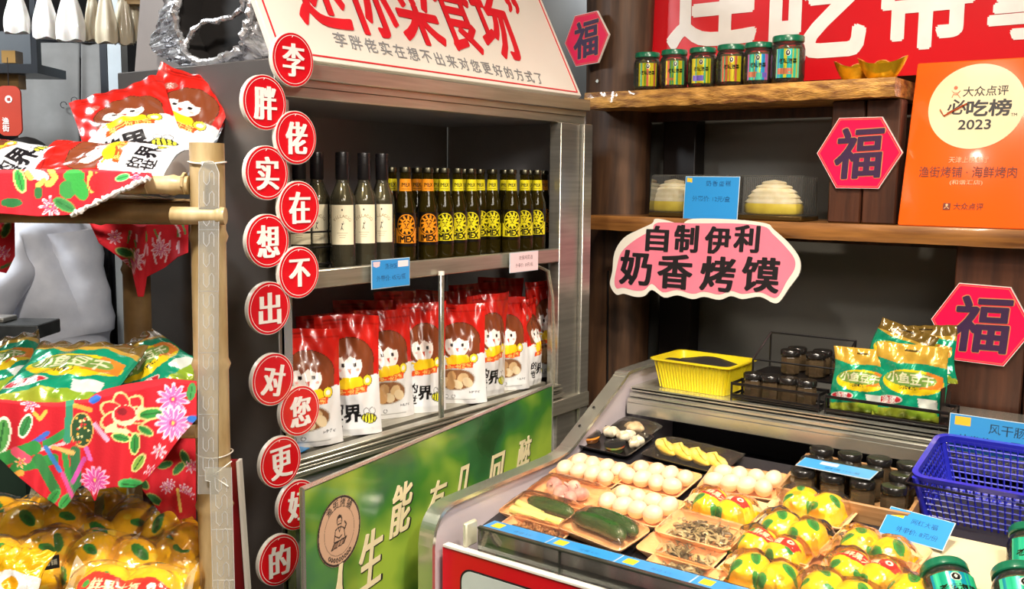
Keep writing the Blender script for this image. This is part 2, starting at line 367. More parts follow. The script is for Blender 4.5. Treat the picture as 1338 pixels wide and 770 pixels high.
b.build('grey_lettering', M_TXTG, hs, smooth=0)
M_SIDEP = mat('painted_side_board', '#9c9490', .5, 0, '#8a827f', 3)
b = MB(); s_, c_ = math.sin(LA), math.cos(LA)
y0 = 1.352+.12       # side board behind the bag, in world coordinates mapped to sign-local: local x = Y, local -y = X
loc = lambda X, Y, Z: (Y-1.352, -(X+1.602), Z-HZ)
q = [(-1.62, HZ), (-2.29, HZ), (-2.17, 2.45), (-1.62-.54*s_*1.2, 2.45)]
vs = [loc(x, y0, z) for x, z in q] + [loc(x, y0+.015, z) for x, z in q]
b.add(vs, [(0,1,2,3), (7,6,5,4), (0,1,5,4), (1,2,6,5), (2,3,7,6), (3,0,4,7)])
b.build('side_board', M_SIDEP, hs)

# crumpled foil bag in front of the side board
M_FOIL = mat('crumpled_foil', '#ececee', .28, .75, '#b4b4b8', 30, (1,1,1), 1.0, bscale=60, rvar=.12, detail=5)
M_BLK = mat('black_lining', '#15110f', .7)
fb = thing('insulated_foil_bag', 'crumpled silver foil cool bag with black lining slumped on the cabinet top', 'bag', (0, 0, 0))
YB = 1.40
rim = [ony(px, py, YB) for px, py in ((238,-45),(236,-10),(232,18),(230,40),(238,60),(249,76),(262,84),(280,82),(298,75),(313,64),(321,48),(325,25),(324,0),(322,-45))]
lo = 1.845
rim = [Vector((p.x, p.y + .008*math.sin(i*2.3), max(p.z, lo+.006))) for i, p in enumerate(rim)]
def fine(ps, k=6):
    o = []
    for i in range(len(ps)-1):
        for j in range(k): o.append(ps[i].lerp(ps[i+1], j/k))
    return o + [ps[-1]]
r1 = fine(rim); b = MB()
b.tube([p + Vector((rnd.uniform(-.003,.003), rnd.uniform(-.003,.003), rnd.uniform(-.0,.004))) for p in r1], [.0085+rnd.uniform(-.003,.003) for _ in r1], 8)
b.build('foil_rim', M_FOIL, fb, 0)
out = [ony(px, py, YB+.03) for px, py in ((222,-45),(214,0),(204,30),(197,55),(199,68),(215,78),(240,88),(262,92),(290,89),(320,83),(345,74),(345,50),(338,20),(332,-45))]
out = [Vector((p.x, p.y, max(p.z, lo))) for p in out]
o1 = fine(out); b = MB(); n_ = len(r1)
ringA = [tuple(p) for p in r1]; ringB = [tuple(p + Vector((rnd.uniform(-.003,.003), rnd.uniform(-.006,.006), rnd.uniform(0,.003)))) for p in o1]
ringM = [tuple((Vector(a_)*.55+Vector(c_)*.45) + Vector((0, rnd.uniform(-.008,.004), 0))) for a_, c_ in zip(ringA, ringB)]
ringC = [(p.x*.98-.02, YB+.062, p.z) for p in o1]
def jit(A, B, u): return [tuple(Vector(p).lerp(Vector(q), u) + Vector((rnd.uniform(-.003,.003), rnd.uniform(-.009,.005), rnd.uniform(-.001,.004)))) for p, q in zip(A, B)]
L1, L2, L3, L4 = jit(ringA, ringB, .2), jit(ringA, ringB, .45), jit(ringA, ringB, .7), jit(ringB, ringC, .4)
for A, B in ((ringA, L1), (L1, L2), (L2, L3), (L3, ringB), (ringB, L4), (L4, ringC)):
    b.add(A + B, [(i, i+1, n_+i+1, n_+i) for i in range(n_-1)])
b.build('foil_body', M_FOIL, fb, 0)
b = MB(); ins = [(p.x, YB+.004, p.z) for p in r1]; bk = [(p.x*.96-.07, YB+.055, p.z*.97+.056) for p in r1]
b.add(ins + bk, [(i, i+1, n_+i+1, n_+i) for i in range(n_-1)]); b.add(bk, [tuple(range(n_))]); b.build('black_lining', M_BLK, fb, 50)
fl = [ony(px, py, YB+.006) for px, py in ((240,70),(246,52),(256,36),(270,28),(288,26),(304,22),(316,12),(318,-5),(316,-40))]
fl = fine([Vector(p) for p in fl], 4); MB().tube([p + Vector((rnd.uniform(-.002,.002), rnd.uniform(-.002,.002), rnd.uniform(-.002,.002))) for p in fl], [.0062+rnd.uniform(-.002,.002) for _ in fl], 7).build('foil_flap_edge', M_FOIL, fb, 0)

# ================================================================== round character signs on the cabinet corner
R = .0545
spec = [('李',383,78),('胖',346,134),('佬',387,180),('实',349,226),('在',391,271),('想',350,315),('不',391,356),('出',352,403),('对',357,496),('您',392,537),('更',367,604),('好',389,660),('的',365,732)]
where = ['topmost of the column','second from the top, on the left','third from the top, on the right','fourth from the top, on the left','fifth from the top, on the right','sixth from the top, on the left','seventh, beside the bottle shelf','eighth, above a gap in the column','ninth, just below the gap','tenth, in front of the pouches','eleventh, by the lower shelf','twelfth, partly behind the green board','lowest of the column']
disc = None
for i, (ch, px, py) in enumerate(spec):
    p = onx(px, py, -1.578 - (.004 if i % 2 else 0)); tilt = {8: .22, 11: .05, 10: -.05}.get(i, 0)
    ey = {'rotation': (0, -tilt, PI/2)}
    t = thing('round_character_sign', 'round red sign with white character %s, %s' % (ch, where[i]), 'sign', p, (0, 0, PI/2), 'round red character signs down the cabinet corner')
    t.rotation_euler = Matrix.Rotation(PI/2, 3, 'Z').to_4x4().to_euler()
    t.matrix_basis = Matrix.Translation(p) @ Matrix.Rotation(PI/2, 4, 'Z') @ Matrix.Rotation(tilt, 4, 'Y')
    if disc is None:
        circ = lambda r, n=56: [(r*math.cos(2*PI*k/n), r*math.sin(2*PI*k/n)) for k in range(n)]
        disc = MB().prism(circ(R), 0, .010).build('foam_board', M_WHITE, t, 50)
        MB().prism(circ(R-.0015), -.0008, .0002).build('red_face', M_RED, disc, 50)
        b = MB(); n = 64
        vs = [((R-.0058-k*.0011)*math.cos(2*PI*j/n), -.0011, (R-.0058-k*.0011)*math.sin(2*PI*j/n)) for k in (0, 1) for j in range(n)]
        b.add(vs, [(j, (j+1) % n, n+(j+1) % n, n+j) for j in range(n)]); b.tube([(0, -.0012, .048), (-.003, -.0012, .0443)], .0006, 4); b.build('white_ring', M_TXTW, disc, 0)
    else:
        d = disc.copy(); col.objects.link(d); d.parent = t
        for g in kids(disc): h = g.copy(); col.objects.link(h); h.parent = d
    b = MB(); text_mb(b, ch, 0, -.001, 1, -.001, .0012, heavy=.0050, off=.004, fit=(.058, .066) if ch != '不' else (.058, .058), layers=2); b.build('white_character', M_TXTW, t, 0)

# ================================================================== green board leaning in front of the cabinet
gb0 = Vector((-1.43, 1.26, 0)); gb1 = Vector((-1.555, 2.31, 0))
g0 = hit(397, 640, gb0, (gb1-gb0).cross(Vector((0,0,1)))); g1 = hit(722, 503, gb0, (gb1-gb0).cross(Vector((0,0,1))))
gang = math.atan2(g1.y-g0.y, g1.x-g0.x); GW = math.hypot(g1.x-g0.x, g1.y-g0.y); GT = (g0.z+g1.z)/2
gs = thing('green_promotion_board', 'green tea-leaf printed advertising board with beige calligraphy leaning before the steel cabinet', 'sign', (g0.x, g0.y, .0), gang)
nrm = Vector((math.sin(gang), -math.cos(gang), 0))
def gp(px, py): p = hit(px, py, (g0.x, g0.y, 0), nrm); return ((p.x-g0.x)*math.cos(gang)+(p.y-g0.y)*math.sin(gang), p.z)
slope = (g1.z-g0.z)/GW
M_GREEN = mat('green_printed_panel', '#a2c044', .20, 0, '#1c4420', 2.6, (1,1,1.3), .02, coat=.4, ramp=(.34,.62), detail=3)
nt = M_GREEN.node_tree; rp = [n for n in nt.nodes if n.type == 'VALTORGB'][0]; e_ = rp.color_ramp.elements.new(.5); e_.color = (*lin('#42802c'), 1); e_ = rp.color_ramp.elements.new(.44); e_.color = (*lin('#2f6a3a'), 1)
b = MB(); o_ = [(0, .28), (GW, .28), (GW, g1.z), (0, g0.z)]; b.prism(o_, 0, .012); b.build('printed_panel', M_GREEN, gs, 0)
b = MB()
b.tube([(0, .004, .28), (0, .004, g0.z), (GW, .004, g1.z), (GW, .004, .28)], .0065, 6); b.build('aluminium_frame', M_CHROME, gs, 30)
for x in (.12, GW-.12): MB().box((x, .03, .15), (.03, .05, .30)).build('stand_leg', M_STEELD, gs)
M_CREAM = mat('cream_print', '#f0e2b8', .5)
for ch, px, py, sz, rt in (('人', 442, 775, .11, .1), ('生', 484, 730, .115, .1), ('能', 524, 664, .105, .05), ('有', 570, 656, .095, 0), ('几', 604, 636, .095, 0), ('回', 648, 617, .090, 0), ('醉', 684, 596, .095, 0)):
    x, z = gp(px, py)
    bk = MB(); b = MB()
    text_mb(bk, ch, x+.004, z-.002, 1, -.0003, .0004, off=.026, fit=(sz*.78, sz*1.10), rot=rt, slant=.22, heavy=.003)
    text_mb(b, ch, x, z, 1, -.0012, .0006, off=.014, fit=(sz*.74, sz*1.08), rot=rt, slant=.25, heavy=.004)
    o_ = b.build('calligraphy_character', M_CREAM, gs, 0); bk.build('dark_edge', M_BLACK, o_, 0)
# round logo on the board
lx, lz = gp(443, 694); LR = .074
cv = Canvas(110, 110, 2, 2, '#cfa98c')
for q in range(1): pass
cv.ell(1, 1, 1, 1, '#2a2320').ell(1, 1, .93, .93, '#cfa98c').ell(1, 1, .70, .70, '#2a2320').ell(1, 1, .685, .685, '#cfa98c')
for i, ch in enumerate('渔街烤铺'):
    t_ = PI/2 + .62 - i*.41; cv.text(ch, 1+.80*math.cos(t_), 1+.80*math.sin(t_), .26, '#2a2320', t_-PI/2, .02)
for i in range(9):
    t_ = -PI/2 - .62 + i*.155; cv.ell(1+.82*math.cos(t_), 1+.82*math.sin(t_), .055, .07, '#2a2320'); cv.ell(1+.82*math.cos(t_), 1+.82*math.sin(t_), .02, .03, '#cfa98c')
cv.ell(1.0, 1.30, .13, .17, '#2a2320').ell(1.0, 1.26, .10, .13, '#cfa98c').rect(.9, 1.36, 1.1, 1.44, '#2a2320').line([(.93, 1.2), (1.07, 1.2)], .02, '#2a2320').ell(.96, 1.28, .015, .015, '#2a2320').ell(1.05, 1.28, .015, .015, '#2a2320')
cv.poly([(.72,.72),(.80,1.08),(.94,1.13),(1.08,1.13),(1.22,1.05),(1.28,.72)], '#2a2320').poly([(.76,.74),(.83,1.05),(.95,1.10),(1.07,1.10),(1.19,1.02),(1.24,.74)], '#cfa98c').line([(.95,1.1),(1,.98),(1.07,1.1)], .015, '#2a2320').line([(.8,.9),(.98,.8),(1.1,.86)], .02, '#2a2320').line([(1.22,.98),(1.32,1.12),(1.24,1.22)], .025, '#2a2320')
cv.poly([(.58,.52),(1.2,.58),(1.36,.78),(.74,.72)], '#2a2320').poly([(.66,.56),(1.16,.61),(1.26,.72),(.76,.68)], '#8a6b55'); cv.line([(.9,.57),(.98,.7)], .012, '#cfa98c'); cv.line([(1.05,.59),(1.12,.71)], .012, '#cfa98c')
def logo(u, v):
    r_ = 2*max(abs(u-.5), abs(v-.5)); a_ = math.atan2(v-.5, u-.5); L_ = math.hypot(u-.5, v-.5)
    return (u*2-1, v*2-1)
# mask to a disc by collapsing the square's corners onto the rim
def ldisc(u, v):
    x, z = u*2-1, v*2-1; d = math.hypot(x, z)
    if d > 1: x, z = x/d, z/d
    return (lx + x*LR*.92, -.0014, lz + z*LR*1.0)
painted('round_logo', ldisc, cv, M_PRINTM, gs)
# ================================================================== back wall shelving
def live_shelf(name, label, x0, x1, y0, y1, z1, th, matl, seed, amp):
    t = thing(name, label, 'shelf', (0, 0, 0)); rr = random.Random(seed); n = 60; b = MB()
    vs = []; 
    for i in range(n+1):
        x = x0 + (x1-x0)*i/n; w1 = amp*rr.uniform(-1, 1); w2 = amp*rr.uniform(-1, 1); w3 = amp*rr.uniform(-1, 1)*.5
        vs += [(x, y0+w1*.3+.004, z1), (x, y0+w2, z1-th*.3+w3), (x, y0+w1, z1-th*.65), (x, y0+.006+w3, z1-th+w3), (x, y1, z1-th), (x, y1, z1)]
    fs = [(i*6+k, i*6+(k+1) % 6, i*6+6+(k+1) % 6, i*6+6+k) for i in range(n) for k in range(6)]
    fs += [tuple(range(6))[::-1], tuple(n*6+k for k in range(6))]
    b.add(vs, fs); b.build('board', matl, t, 30)
    return t
s1 = live_shelf('wooden_wall_shelf', 'thick live-edge wooden shelf carrying the green-lidded jars and gold ingots', -1.72, -.76, 2.70, 2.985, 1.876, .050, M_EDGE, 3, .004)
MB().box((-1.2, 2.975, 1.81), (.85, .02, .03)).build('batten', M_LOG2, s1)
s2 = live_shelf('wooden_wall_shelf', 'long varnished wooden shelf carrying the cake boxes and the orange plaque', -1.70, .6, 2.70, 2.985, 1.488, .046, M_EDGE2, 5, .0015)
MB().box((-.55, 2.975, 1.43), (2.1, .02, .024)).build('batten', M_LOG2, s2)

def log(name, label, x, y, r, z0, z1, matl, seed):
    t = thing(name, label, 'post', (x, y, 0)); rr = random.Random(seed); n = 28; L = [(z0 + (z1-z0)*k/24) for k in range(25)]; ph = [rr.uniform(0, 6) for _ in range(6)]
    b = MB(); b.rings([[(r*(1+.05*math.sin(3*2*PI*k/n+ph[0]+z)+.04*math.sin(5*2*PI*k/n+ph[1]-2*z)+.03*math.sin(z*5+ph[2])+.012*rr.uniform(-1,1))*math.cos(2*PI*k/n), r*(1+.05*math.sin(3*2*PI*k/n+ph[0]+z)+.04*math.sin(4*2*PI*k/n+ph[3]))*math.sin(2*PI*k/n), z) for k in range(n)] for z in L])
    b.build('trunk', matl, t, 70)
    k_ = MB(); k_.tube([(r*.3, -r*.98, .3), (r*.34, -r*1.0, .9), (r*.28, -r*1.01, 1.3)], .003, 5); k_.build('crack', M_BLK, t)
    return t
lg = log('log_post', 'dark barked log post standing between the steel cabinet and the wall shelves', -1.71, 3.0-.02-.0, .112, 0, 2.94, M_LOG, 4)
lg.location.y = 2.94; lg.location.x = -1.725
MB().box((-1.535, 3.04, 1.5), (.12, .07, 2.9), bev=.004).build('trim_1', mat('black_board', '#1a1413', .4), None)['kind'] = 'structure'
bpy.data.objects['trim_1']['kind'] = 'structure'
b = MB().prism([(-.01, 0), (.0, .006), (.01, 0), (0, -.006)], 0, .004)
def plank_post(label, x0, x1, z0, z1, y=2.765, n=2):
    t = thing('plank_post', label, 'post', (0, 0, 0)); w_ = (x1-x0)/n
    for i in range(n): MB().box((x0+w_*(i+.5), y+.025, (z0+z1)/2), (w_-.004, .06 + .004*(i % 2), z1-z0), bev=.004).build('plank', M_LOG2, t)
    return t
plank_post('dark brown plank upright between the two shelves, behind the middle red hexagon', -.945, -.755, 1.4885, 1.825)
plank_post('dark brown plank upright below the long shelf at the far right', -.60, -.06, .98, 1.44, n=3)
# screw in the upper part of the log
t = thing('screw', 'small round screw head in the dark log above the shelf end', 'screw', ony(781, 106, 2.832)); 
MB().lathe([(0.0001, -.004), (.0045, -.003), (.0055, 0), (.0055, .004)], 12, Matrix.Rotation(PI/2, 4, 'X')).build('head', M_CHROME, t); MB().cyl((0, 0, 0), (0, .03, 0), .002, n=8).build('shank', M_CHROME, t)

# red banner
b0 = ony(838, 118, 2.99)
bn = thing('red_wall_banner', 'large glossy red banner with white characters on the wall above the jars', 'banner', (0, 2.965, 0))
b = MB(); b.prism([(-1.66, 1.905), (.25, 1.905), (.25, 2.45), (-1.785, 2.45)], 0, .006); b.build('banner_sheet', mat('red_banner_print', '#dc1420', .3, 0, '#c90f1b', 1.2, coat=.4), bn, 0)
b = MB(); yb = 2.965
def wp(px, py, y): p = ony(px, py, y); return p.x, p.z
for ch, cx_, cz_, fw, fh in (('连', 930, -6, 118, 138), ('吃', 1068, 6, 128, 142), ('带', 1212, -6, 130, 142), ('拿', 1352, -18, 128, 138)):
    x, z = wp(cx_, cz_, yb); x2 = wp(cx_+fw/2, cz_, yb)[0]; x1 = wp(cx_-fw/2, cz_, yb)[0]; z2 = wp(cx_, cz_+fh/2, yb)[1]; z1 = wp(cx_, cz_-fh/2, yb)[1]
    text_mb(b, ch, x, z, 1, -.0005, .0015, off=.034, fit=(x2-x1, z1-z2))
b.build('white_lettering', M_TXTW, bn, 0)

# hexagon blessing signs
M_MAG = mat('magenta_red_print', '#f01250', .35, 0, '#e60d48', 3, coat=.3); M_PUR = mat('purple_black_print', '#3a1f45', .5)
M_GOLDL = mat('gold_line_print', '#c98a5a', .4)
def hexsign(label, p, w_, rotz, roll=0.0, sc_=1.0):
    t = thing('hexagon_blessing_sign', label, 'sign', p, 0, 'red hexagon blessing signs'); t.matrix_basis = Matrix.Translation(p) @ Matrix.Rotation(rotz, 4, 'Z') @ Matrix.Rotation(roll, 4, 'Y')
    h = w_/2; hx = lambda r: [(r*math.cos(PI/3*k), r*math.sin(PI/3*k)*.96) for k in range(6)]
    bd = MB().prism(hx(h), 0, .008).build('foam_board', M_WHITE, t, 30)
    MB().prism(hx(h-.002), -.0008, .0002).build('red_face', M_MAG, bd, 30)
    b = MB(); A = hx(h-.006); B = hx(h-.0075); b.add([(x, -.0011, z) for x, z in A+B], [(k, (k+1) % 6, 6+(k+1) % 6, 6+k) for k in range(6)]); b.build('border_line', M_GOLDL, bd, 0)
    b = MB(); text_mb(b, '福', 0, 0, 1, -.0009, .0012, off=.02, fit=(w_*.56, w_*.60), slant=.10, heavy=.003, rot=.05); b.build('character', M_PUR, t, 0)
    b = MB(); text_mb(b, '福', 0, 0, 1, -.0008, .0003, off=.032, fit=(w_*.58, w_*.62), slant=.10, heavy=.003, rot=.05); b.build('character_outline', M_GOLDL, t, 0)
    return t
hexsign('red hexagon blessing sign on the log post at upper left of the shelves', ony(766, 51, 2.80), .20, -.20, -.05)
hexsign('red hexagon blessing sign on the plank upright between the two shelves', ony(1122, 200, 2.750), .232, 0)
hexsign('red hexagon blessing sign below the orange plaque, right of the green snack bags', ony(1282, 424, 2.750), .246, 0, .02)

# pink cut-out sign hung on the long shelf
PY_ = 2.68
outl = [(797,372),(800,355),(803,330),(815,311),(835,300),(852,292),(856,286),(870,288),(890,293),(905,286),(960,287),(1000,292),(1010,300),(1030,318),(1044,338),(1045,356),(1036,370),(1030,378),(1019,394),(1010,396),(993,388),(970,391),(955,387),(940,392),(920,388),(905,391),(885,386),(868,389),(852,379),(842,387),(830,388),(815,384),(805,385)]
inn = [(803,368),(806,350),(812,330),(828,315),(848,303),(853,300),(860,291),(905,292),(960,292),(998,296),(1010,306),(1026,322),(1038,338),(1038,352),(1028,368),(1018,386),(1010,389),(993,382),(970,384),(955,380),(940,385),(920,381),(905,384),(885,379),(866,382),(852,371),(842,379),(830,380),(815,376),(806,377)]
def smooth_outline(ps, k=4):
    n = len(ps); o = []
    for i in range(n):
        p0, p1, p2, p3 = ps[i-1], ps[i], ps[(i+1) % n], ps[(i+2) % n]
        for j in range(k):
            t = j/k; o.append(tuple(.5*((2*p1[a]) + (-p0[a]+p2[a])*t + (2*p0[a]-5*p1[a]+4*p2[a]-p3[a])*t*t + (-p0[a]+3*p1[a]-3*p2[a]+p3[a])*t**3) for a in (0, 1)))
    return o
ps = thing('pink_cloud_sign', 'pink cut-out cloud sign with black characters hanging from the long shelf edge', 'sign', (0, PY_, 0))
MB().prism(smooth_outline([wp(x, y, PY_) for x, y in outl]), 0, .006).build('white_board', M_WHITE, ps, 40)
MB().prism(smooth_outline([wp(x, y, PY_) for x, y in inn]), -.0008, .0002).build('pink_face', mat('pink_print', '#f0839b', .35, coat=.3), ps, 0)
b = MB()
for ch, x, y, a_, h_ in (('自',859,312,30,34),('制',897,312,32,36),('伊',938,314,34,36),('利',976,312,34,36)) + (('奶',831,350,42,46),('香',882,355,46,46),('烤',938,358,46,46),('馍',994,359,50,46)):
    X, Z = wp(x, y, PY_); X2 = wp(x+a_/2, y, PY_)[0]; X1 = wp(x-a_/2, y, PY_)[0]; Z1 = wp(x, y-h_/2, PY_)[1]; Z2 = wp(x, y+h_/2, PY_)[1]
    text_mb(b, ch, X, Z, 1, -.001, .001, off=.022, heavy=.0035, fit=(X2-X1, Z1-Z2), slant=.05)
b.build('black_lettering', M_BLACK, ps, 0)

# orange award plaque
AB = ony(1172, 293, 2.735); aw = thing('orange_award_plaque', 'glossy orange award plaque with a cream disc standing at the right of the long shelf', 'plaque', (AB.x, 2.735, 1.4885))
aw.rotation_euler = (-math.radians(14), 0, 0); AW_, AH_ = .34, .45
M_OR = mat('orange_gloss', '#f5671a', .25, 0, '#ee5c12', 1.0, coat=.6)
MB().box((AW_/2, .008, AH_/2), (AW_, .016, AH_), bev=.006, seg=2).build('plaque_board', M_OR, aw, 40)
def apx(px, py):
    n = Vector((0, -math.cos(math.radians(14)), math.sin(math.radians(14)))); p = hit(px, py, (AB.x, 2.735, 1.4885), n); return (p.x-AB.x, (p.z-1.4885)/math.cos(math.radians(14)))
c0 = apx(1275, 139); rr_ = (apx(1338, 139)[0]-apx(1212, 139)[0])/2
b = MB(); b.prism([(c0[0]+rr_*math.cos(2*PI*k/64), c0[1]+rr_*math.sin(2*PI*k/64)*.98) for k in range(64)], -.0012, .0); b.build('cream_disc', mat('cream_disc', '#f3ddb0', .3, coat=.4), aw, 40)
def aline(txt, x0, x1, y0, h_, off=0.0, matl=M_BLACK, nm='lettering', yy=-.0014):
    a = apx(x0, y0); c = apx(x1, y0); hh = apx(x0, y0-h_/2)[1] - apx(x0, y0+h_/2)[1]; b = MB()
    text_mb(b, txt, (a[0]+c[0])/2, (a[1]+c[1])/2, 1, yy, .0006, off=off, fit=(c[0]-a[0], hh)); b.build(nm, matl, aw, 0)
aline('大众点评', 1259, 1318, 119, 13, .01); aline('必', 1238, 1263, 140, 20, .02); aline('吃榜', 1263, 1322, 141, 22, .03); aline('2023', 1252, 1295, 163, 13, .02); aline('TM', 1321, 1329, 150, 4)
M_ORP = mat('orange_print', '#e2571c', .4)
b = MB(); bo = MB()
def atube(pts, w_, mb): mb.tube([(apx(*q)[0], -.0022, apx(*q)[1]) for q in pts], w_, 5, flat=.3)
bo.tube([(apx(*q)[0], -.0045, apx(*q)[1]) for q in ((1229,144),(1234,152),(1264,136))], .0040, 6, flat=.4)
p_ = apx(1249, 117); bo.prism([(p_[0]+.0048*math.cos(2*PI*k/16), p_[1]+.004+.0048*math.sin(2*PI*k/16)) for k in range(16)], -.0026, -.0012)
atube([(1244,119),(1247,122),(1252,122),(1255,119)], .0018, bo); atube([(1244,128),(1246,124),(1252,124),(1255,128)], .0018, bo)
bo.build('orange_tick_emblem', M_ORP, aw, 30)
M_BRN = mat('brown_print', '#6a2408', .5)
aline('天津上榜餐厅', 1240, 1292, 209, 8, 0, mat('pale_orange_print', '#f7b98a', .5), yy=-.0012)
aline('渔街烤铺 · 海鲜烤肉', 1201, 1329, 225, 14, 0, M_BRN, yy=-.0012); aline('(和谐汇店)', 1241, 1284, 239, 7, 0, bpy.data.materials['pale_orange_print'], yy=-.0012)
aline('大众点评', 1246, 1285, 270, 9, 0, M_BRN, yy=-.0012)
p_ = apx(1237, 270); b = MB(); b.box((p_[0], -.0008, p_[1]), (.018, .0012, .018), bev=.0005); b.build('brown_emblem_square', M_BRN, aw)
b = MB(); b.prism([(p_[0]+.003*math.cos(2*PI*k/12), p_[1]+.004+.003*math.sin(2*PI*k/12)) for k in range(12)], -.002, -.0014); b.tube([(p_[0]-.006, -.0018, p_[1]-.006), (p_[0], -.0018, p_[1]), (p_[0]+.006, -.0018, p_[1]-.006)], .0012, 5); b.build('emblem_figure', bpy.data.materials['pale_orange_print'], aw)
# ================================================================== bottles on the upper shelf
ZS = 1.3925
M_WGL = film('pale_bottle_glass', '#d9d2b4', .04, 1.0, .05); M_BGL = film('amber_bottle_glass', '#6a5a20', .12, 1.0, .05)
def col_at(px, x, z): q = onx(px, 385, x); return Vector((x, q.y, z))
M_LIQ = mat('pale_wine', '#4a4632', .25, 0, '#2e2b20', 3); M_BEERL = mat('dark_drink', '#2a2410', .2, 0, '#1b1708', 3)
M_CAPB = mat('black_screw_cap', '#141214', .3, coat=.3)
def ring_label(cv, r, ang, z0, z1, a0=-PI/2):
    return lambda u, v: (r*math.cos(a0-ang+2*ang*u), r*math.sin(a0-ang+2*ang*u), z0+(z1-z0)*v)
def wine_bottle(label, loc, rz):
    t = thing('wine_bottle', label, 'bottle', loc, rz, 'cream labelled wine bottles')
    MB().lathe([(.025,0),(.029,.004),(.030,.018),(.030,.150),(.0285,.163),(.020,.182),(.0150,.196),(.0140,.205),(.0140,.215)], 28).build('glass_body', M_WGL, t)
    MB().lathe([(.026,.006),(.0282,.02),(.0282,.150),(.0265,.162),(.0185,.180),(.0132,.195)], 20).build('wine', M_LIQ, t)
    b = MB(); b.lathe([(.0150,.203),(.0158,.206),(.0160,.262),(.0153,.265),(.001,.2655)], 24); b.tube([(.0160*math.cos(k*PI/8), .0160*math.sin(k*PI/8), .238) for k in range(16)], .0006, 4, closed=True); b.tube([(.0160*math.cos(k*PI/8), .0160*math.sin(k*PI/8), .255) for k in range(16)], .0006, 4, closed=True); b.build('cap', M_CAPB, t)
    cv = Canvas(70, 90, .062, .082, '#e9dfc0'); 
    for i, ch in enumerate('VILLAGIO'): a = .95-i*.27; cv.text(ch, .031+.024*math.sin(-a), .040+.024*math.cos(a)*.8, .0095, '#8c6f3c', a*.8, .01)
    cv.ell(.031, .072, .0016, .0022, '#3a3226').ell(.031, .0435, .0014, .0016, '#2c261e').line([(.031,.042),(.030,.036),(.028,.031)], .0008, '#2c261e').line([(.030,.036),(.033,.031)], .0007, '#2c261e').line([(.031,.041),(.035,.044),(.033,.048)], .0005, '#2c261e')
    cv.line([(.018,.024),(.044,.024)], .0006, '#a08f6a').line([(.022,.019),(.040,.019)], .0004, '#a08f6a').line([(.024,.015),(.038,.015)], .0004, '#a08f6a')
    painted('paper_label', ring_label(cv, .0305, .95, .056, .146), cv, M_PRINTM, t)
    return t
def lion(cv, cx, cz, r, c, dk):
    cv.ell(cx, cz, r*1.18, r*1.25, dk).ell(cx, cz, r*1.08, r*1.15, c).ell(cx, cz, r*.98, r*1.05, dk)
    for k in range(11): a = PI*2*k/11; cv.line([(cx+.5*r*math.cos(a), cz+.5*r*math.sin(a)), (cx+.85*r*math.cos(a+.2), cz+.9*r*math.sin(a+.2))], r*.11, c)
    cv.ell(cx, cz-.05*r, r*.58, r*.68, c).line([(cx-.34*r, cz+.3*r), (cx-.14*r, cz+.42*r)], r*.06, dk).line([(cx+.34*r, cz+.3*r), (cx+.14*r, cz+.42*r)], r*.06, dk).line([(cx-.1*r, cz+.05*r), (cx-.13*r, cz-.12*r)], r*.04, dk).line([(cx+.1*r, cz+.05*r), (cx+.13*r, cz-.12*r)], r*.04, dk).line([(cx-.28*r, cz+.12*r), (cx-.1*r, cz+.08*r)], r*.05, dk).line([(cx+.28*r, cz+.12*r), (cx+.1*r, cz+.08*r)], r*.05, dk)
    cv.poly([(cx-.12*r, cz-.15*r), (cx+.12*r, cz-.15*r), (cx, cz-.28*r)], dk).line([(cx-.2*r, cz-.38*r), (cx, cz-.3*r), (cx+.2*r, cz-.38*r)], r*.04, dk)
def beer_bottle(label, loc, rz, c):
    t = thing('drink_bottle', label, 'bottle', loc, rz, 'lion labelled drink bottles')
    MB().lathe([(.021,0),(.0255,.004),(.0265,.015),(.0265,.124),(.0250,.141),(.0175,.166),(.0145,.184),(.0130,.222),(.0140,.224),(.0140,.228)], 26).build('glass_body', M_BGL, t)
    MB().lathe([(.023,.008),(.0248,.018),(.0248,.124),(.0235,.14),(.016,.165),(.0130,.182),(.012,.200)], 18).build('drink', M_BEERL, t)
    MB().lathe([(.0150,.222),(.0155,.226),(.0140,.234),(.001,.2355)], 21).build('crown_cap', mat_('bottle_cap_metal', '#6d6a58', .3, 1.0), t)
    cv = Canvas(90, 100, .066, .085, '#0d0b08'); cv.rect(0, .008, .066, .046, c); lion(cv, .033, .0545, .0235, c, '#14110a'); cv.rect(0, .008, .066, .027, c)
    cv.text('IMEX', .033, .0185, .0225, '#14110a', 0, .05, .92); cv.ell(.0305, .0105, .0013, .001, '#14110a').ell(.036, .0105, .0013, .001, '#14110a')
    painted('body_label', ring_label(cv, .0270, 1.15, .042, .124), cv, M_PRINT, t)
    cv = Canvas(60, 30, .046, .026, c); cv.text('IMEX', .023, .0145, .0115, '#14110a', 0, .03).line([(.012,.006),(.034,.006)], .0006, '#14110a')
    def nl(u, v): r = .0158-.0015*v; a = -PI/2-1.4+2.8*u; return (r*math.cos(a), r*math.sin(a), .174+.032*v)
    painted('neck_label', nl, cv, M_PRINT, t)
    return t
_mc = {}
def mat_(n, *a, **k):
    if n not in _mc: _mc[n] = mat(n, *a, **k)
    return _mc[n]
def face_cam(p, extra=0.0): return math.atan2(p[1], p[0]) - PI/2 + extra
wb = None
for px, py, dx, lb in ((449,339,0,'leftmost of the three wine bottles with full cream labels'),(477,337,0,'middle of the three wine bottles in front'),(500,335,0,'wine bottle next to the lion labelled bottles'),(416,334,1,'back row, half hidden left of the front three'),(393,336,1,'wine bottle at the far left behind the round signs')):
    p = col_at(px, -1.66 if not dx else -1.735, ZS); lbl = 'pale wine bottle with black cap, ' + lb
    rz = face_cam(p, -.05)
    if wb is None: wb = wine_bottle(lbl, p, rz); wk = kids(wb)
    else: dup(wb, p, rz, lbl, None, wk)
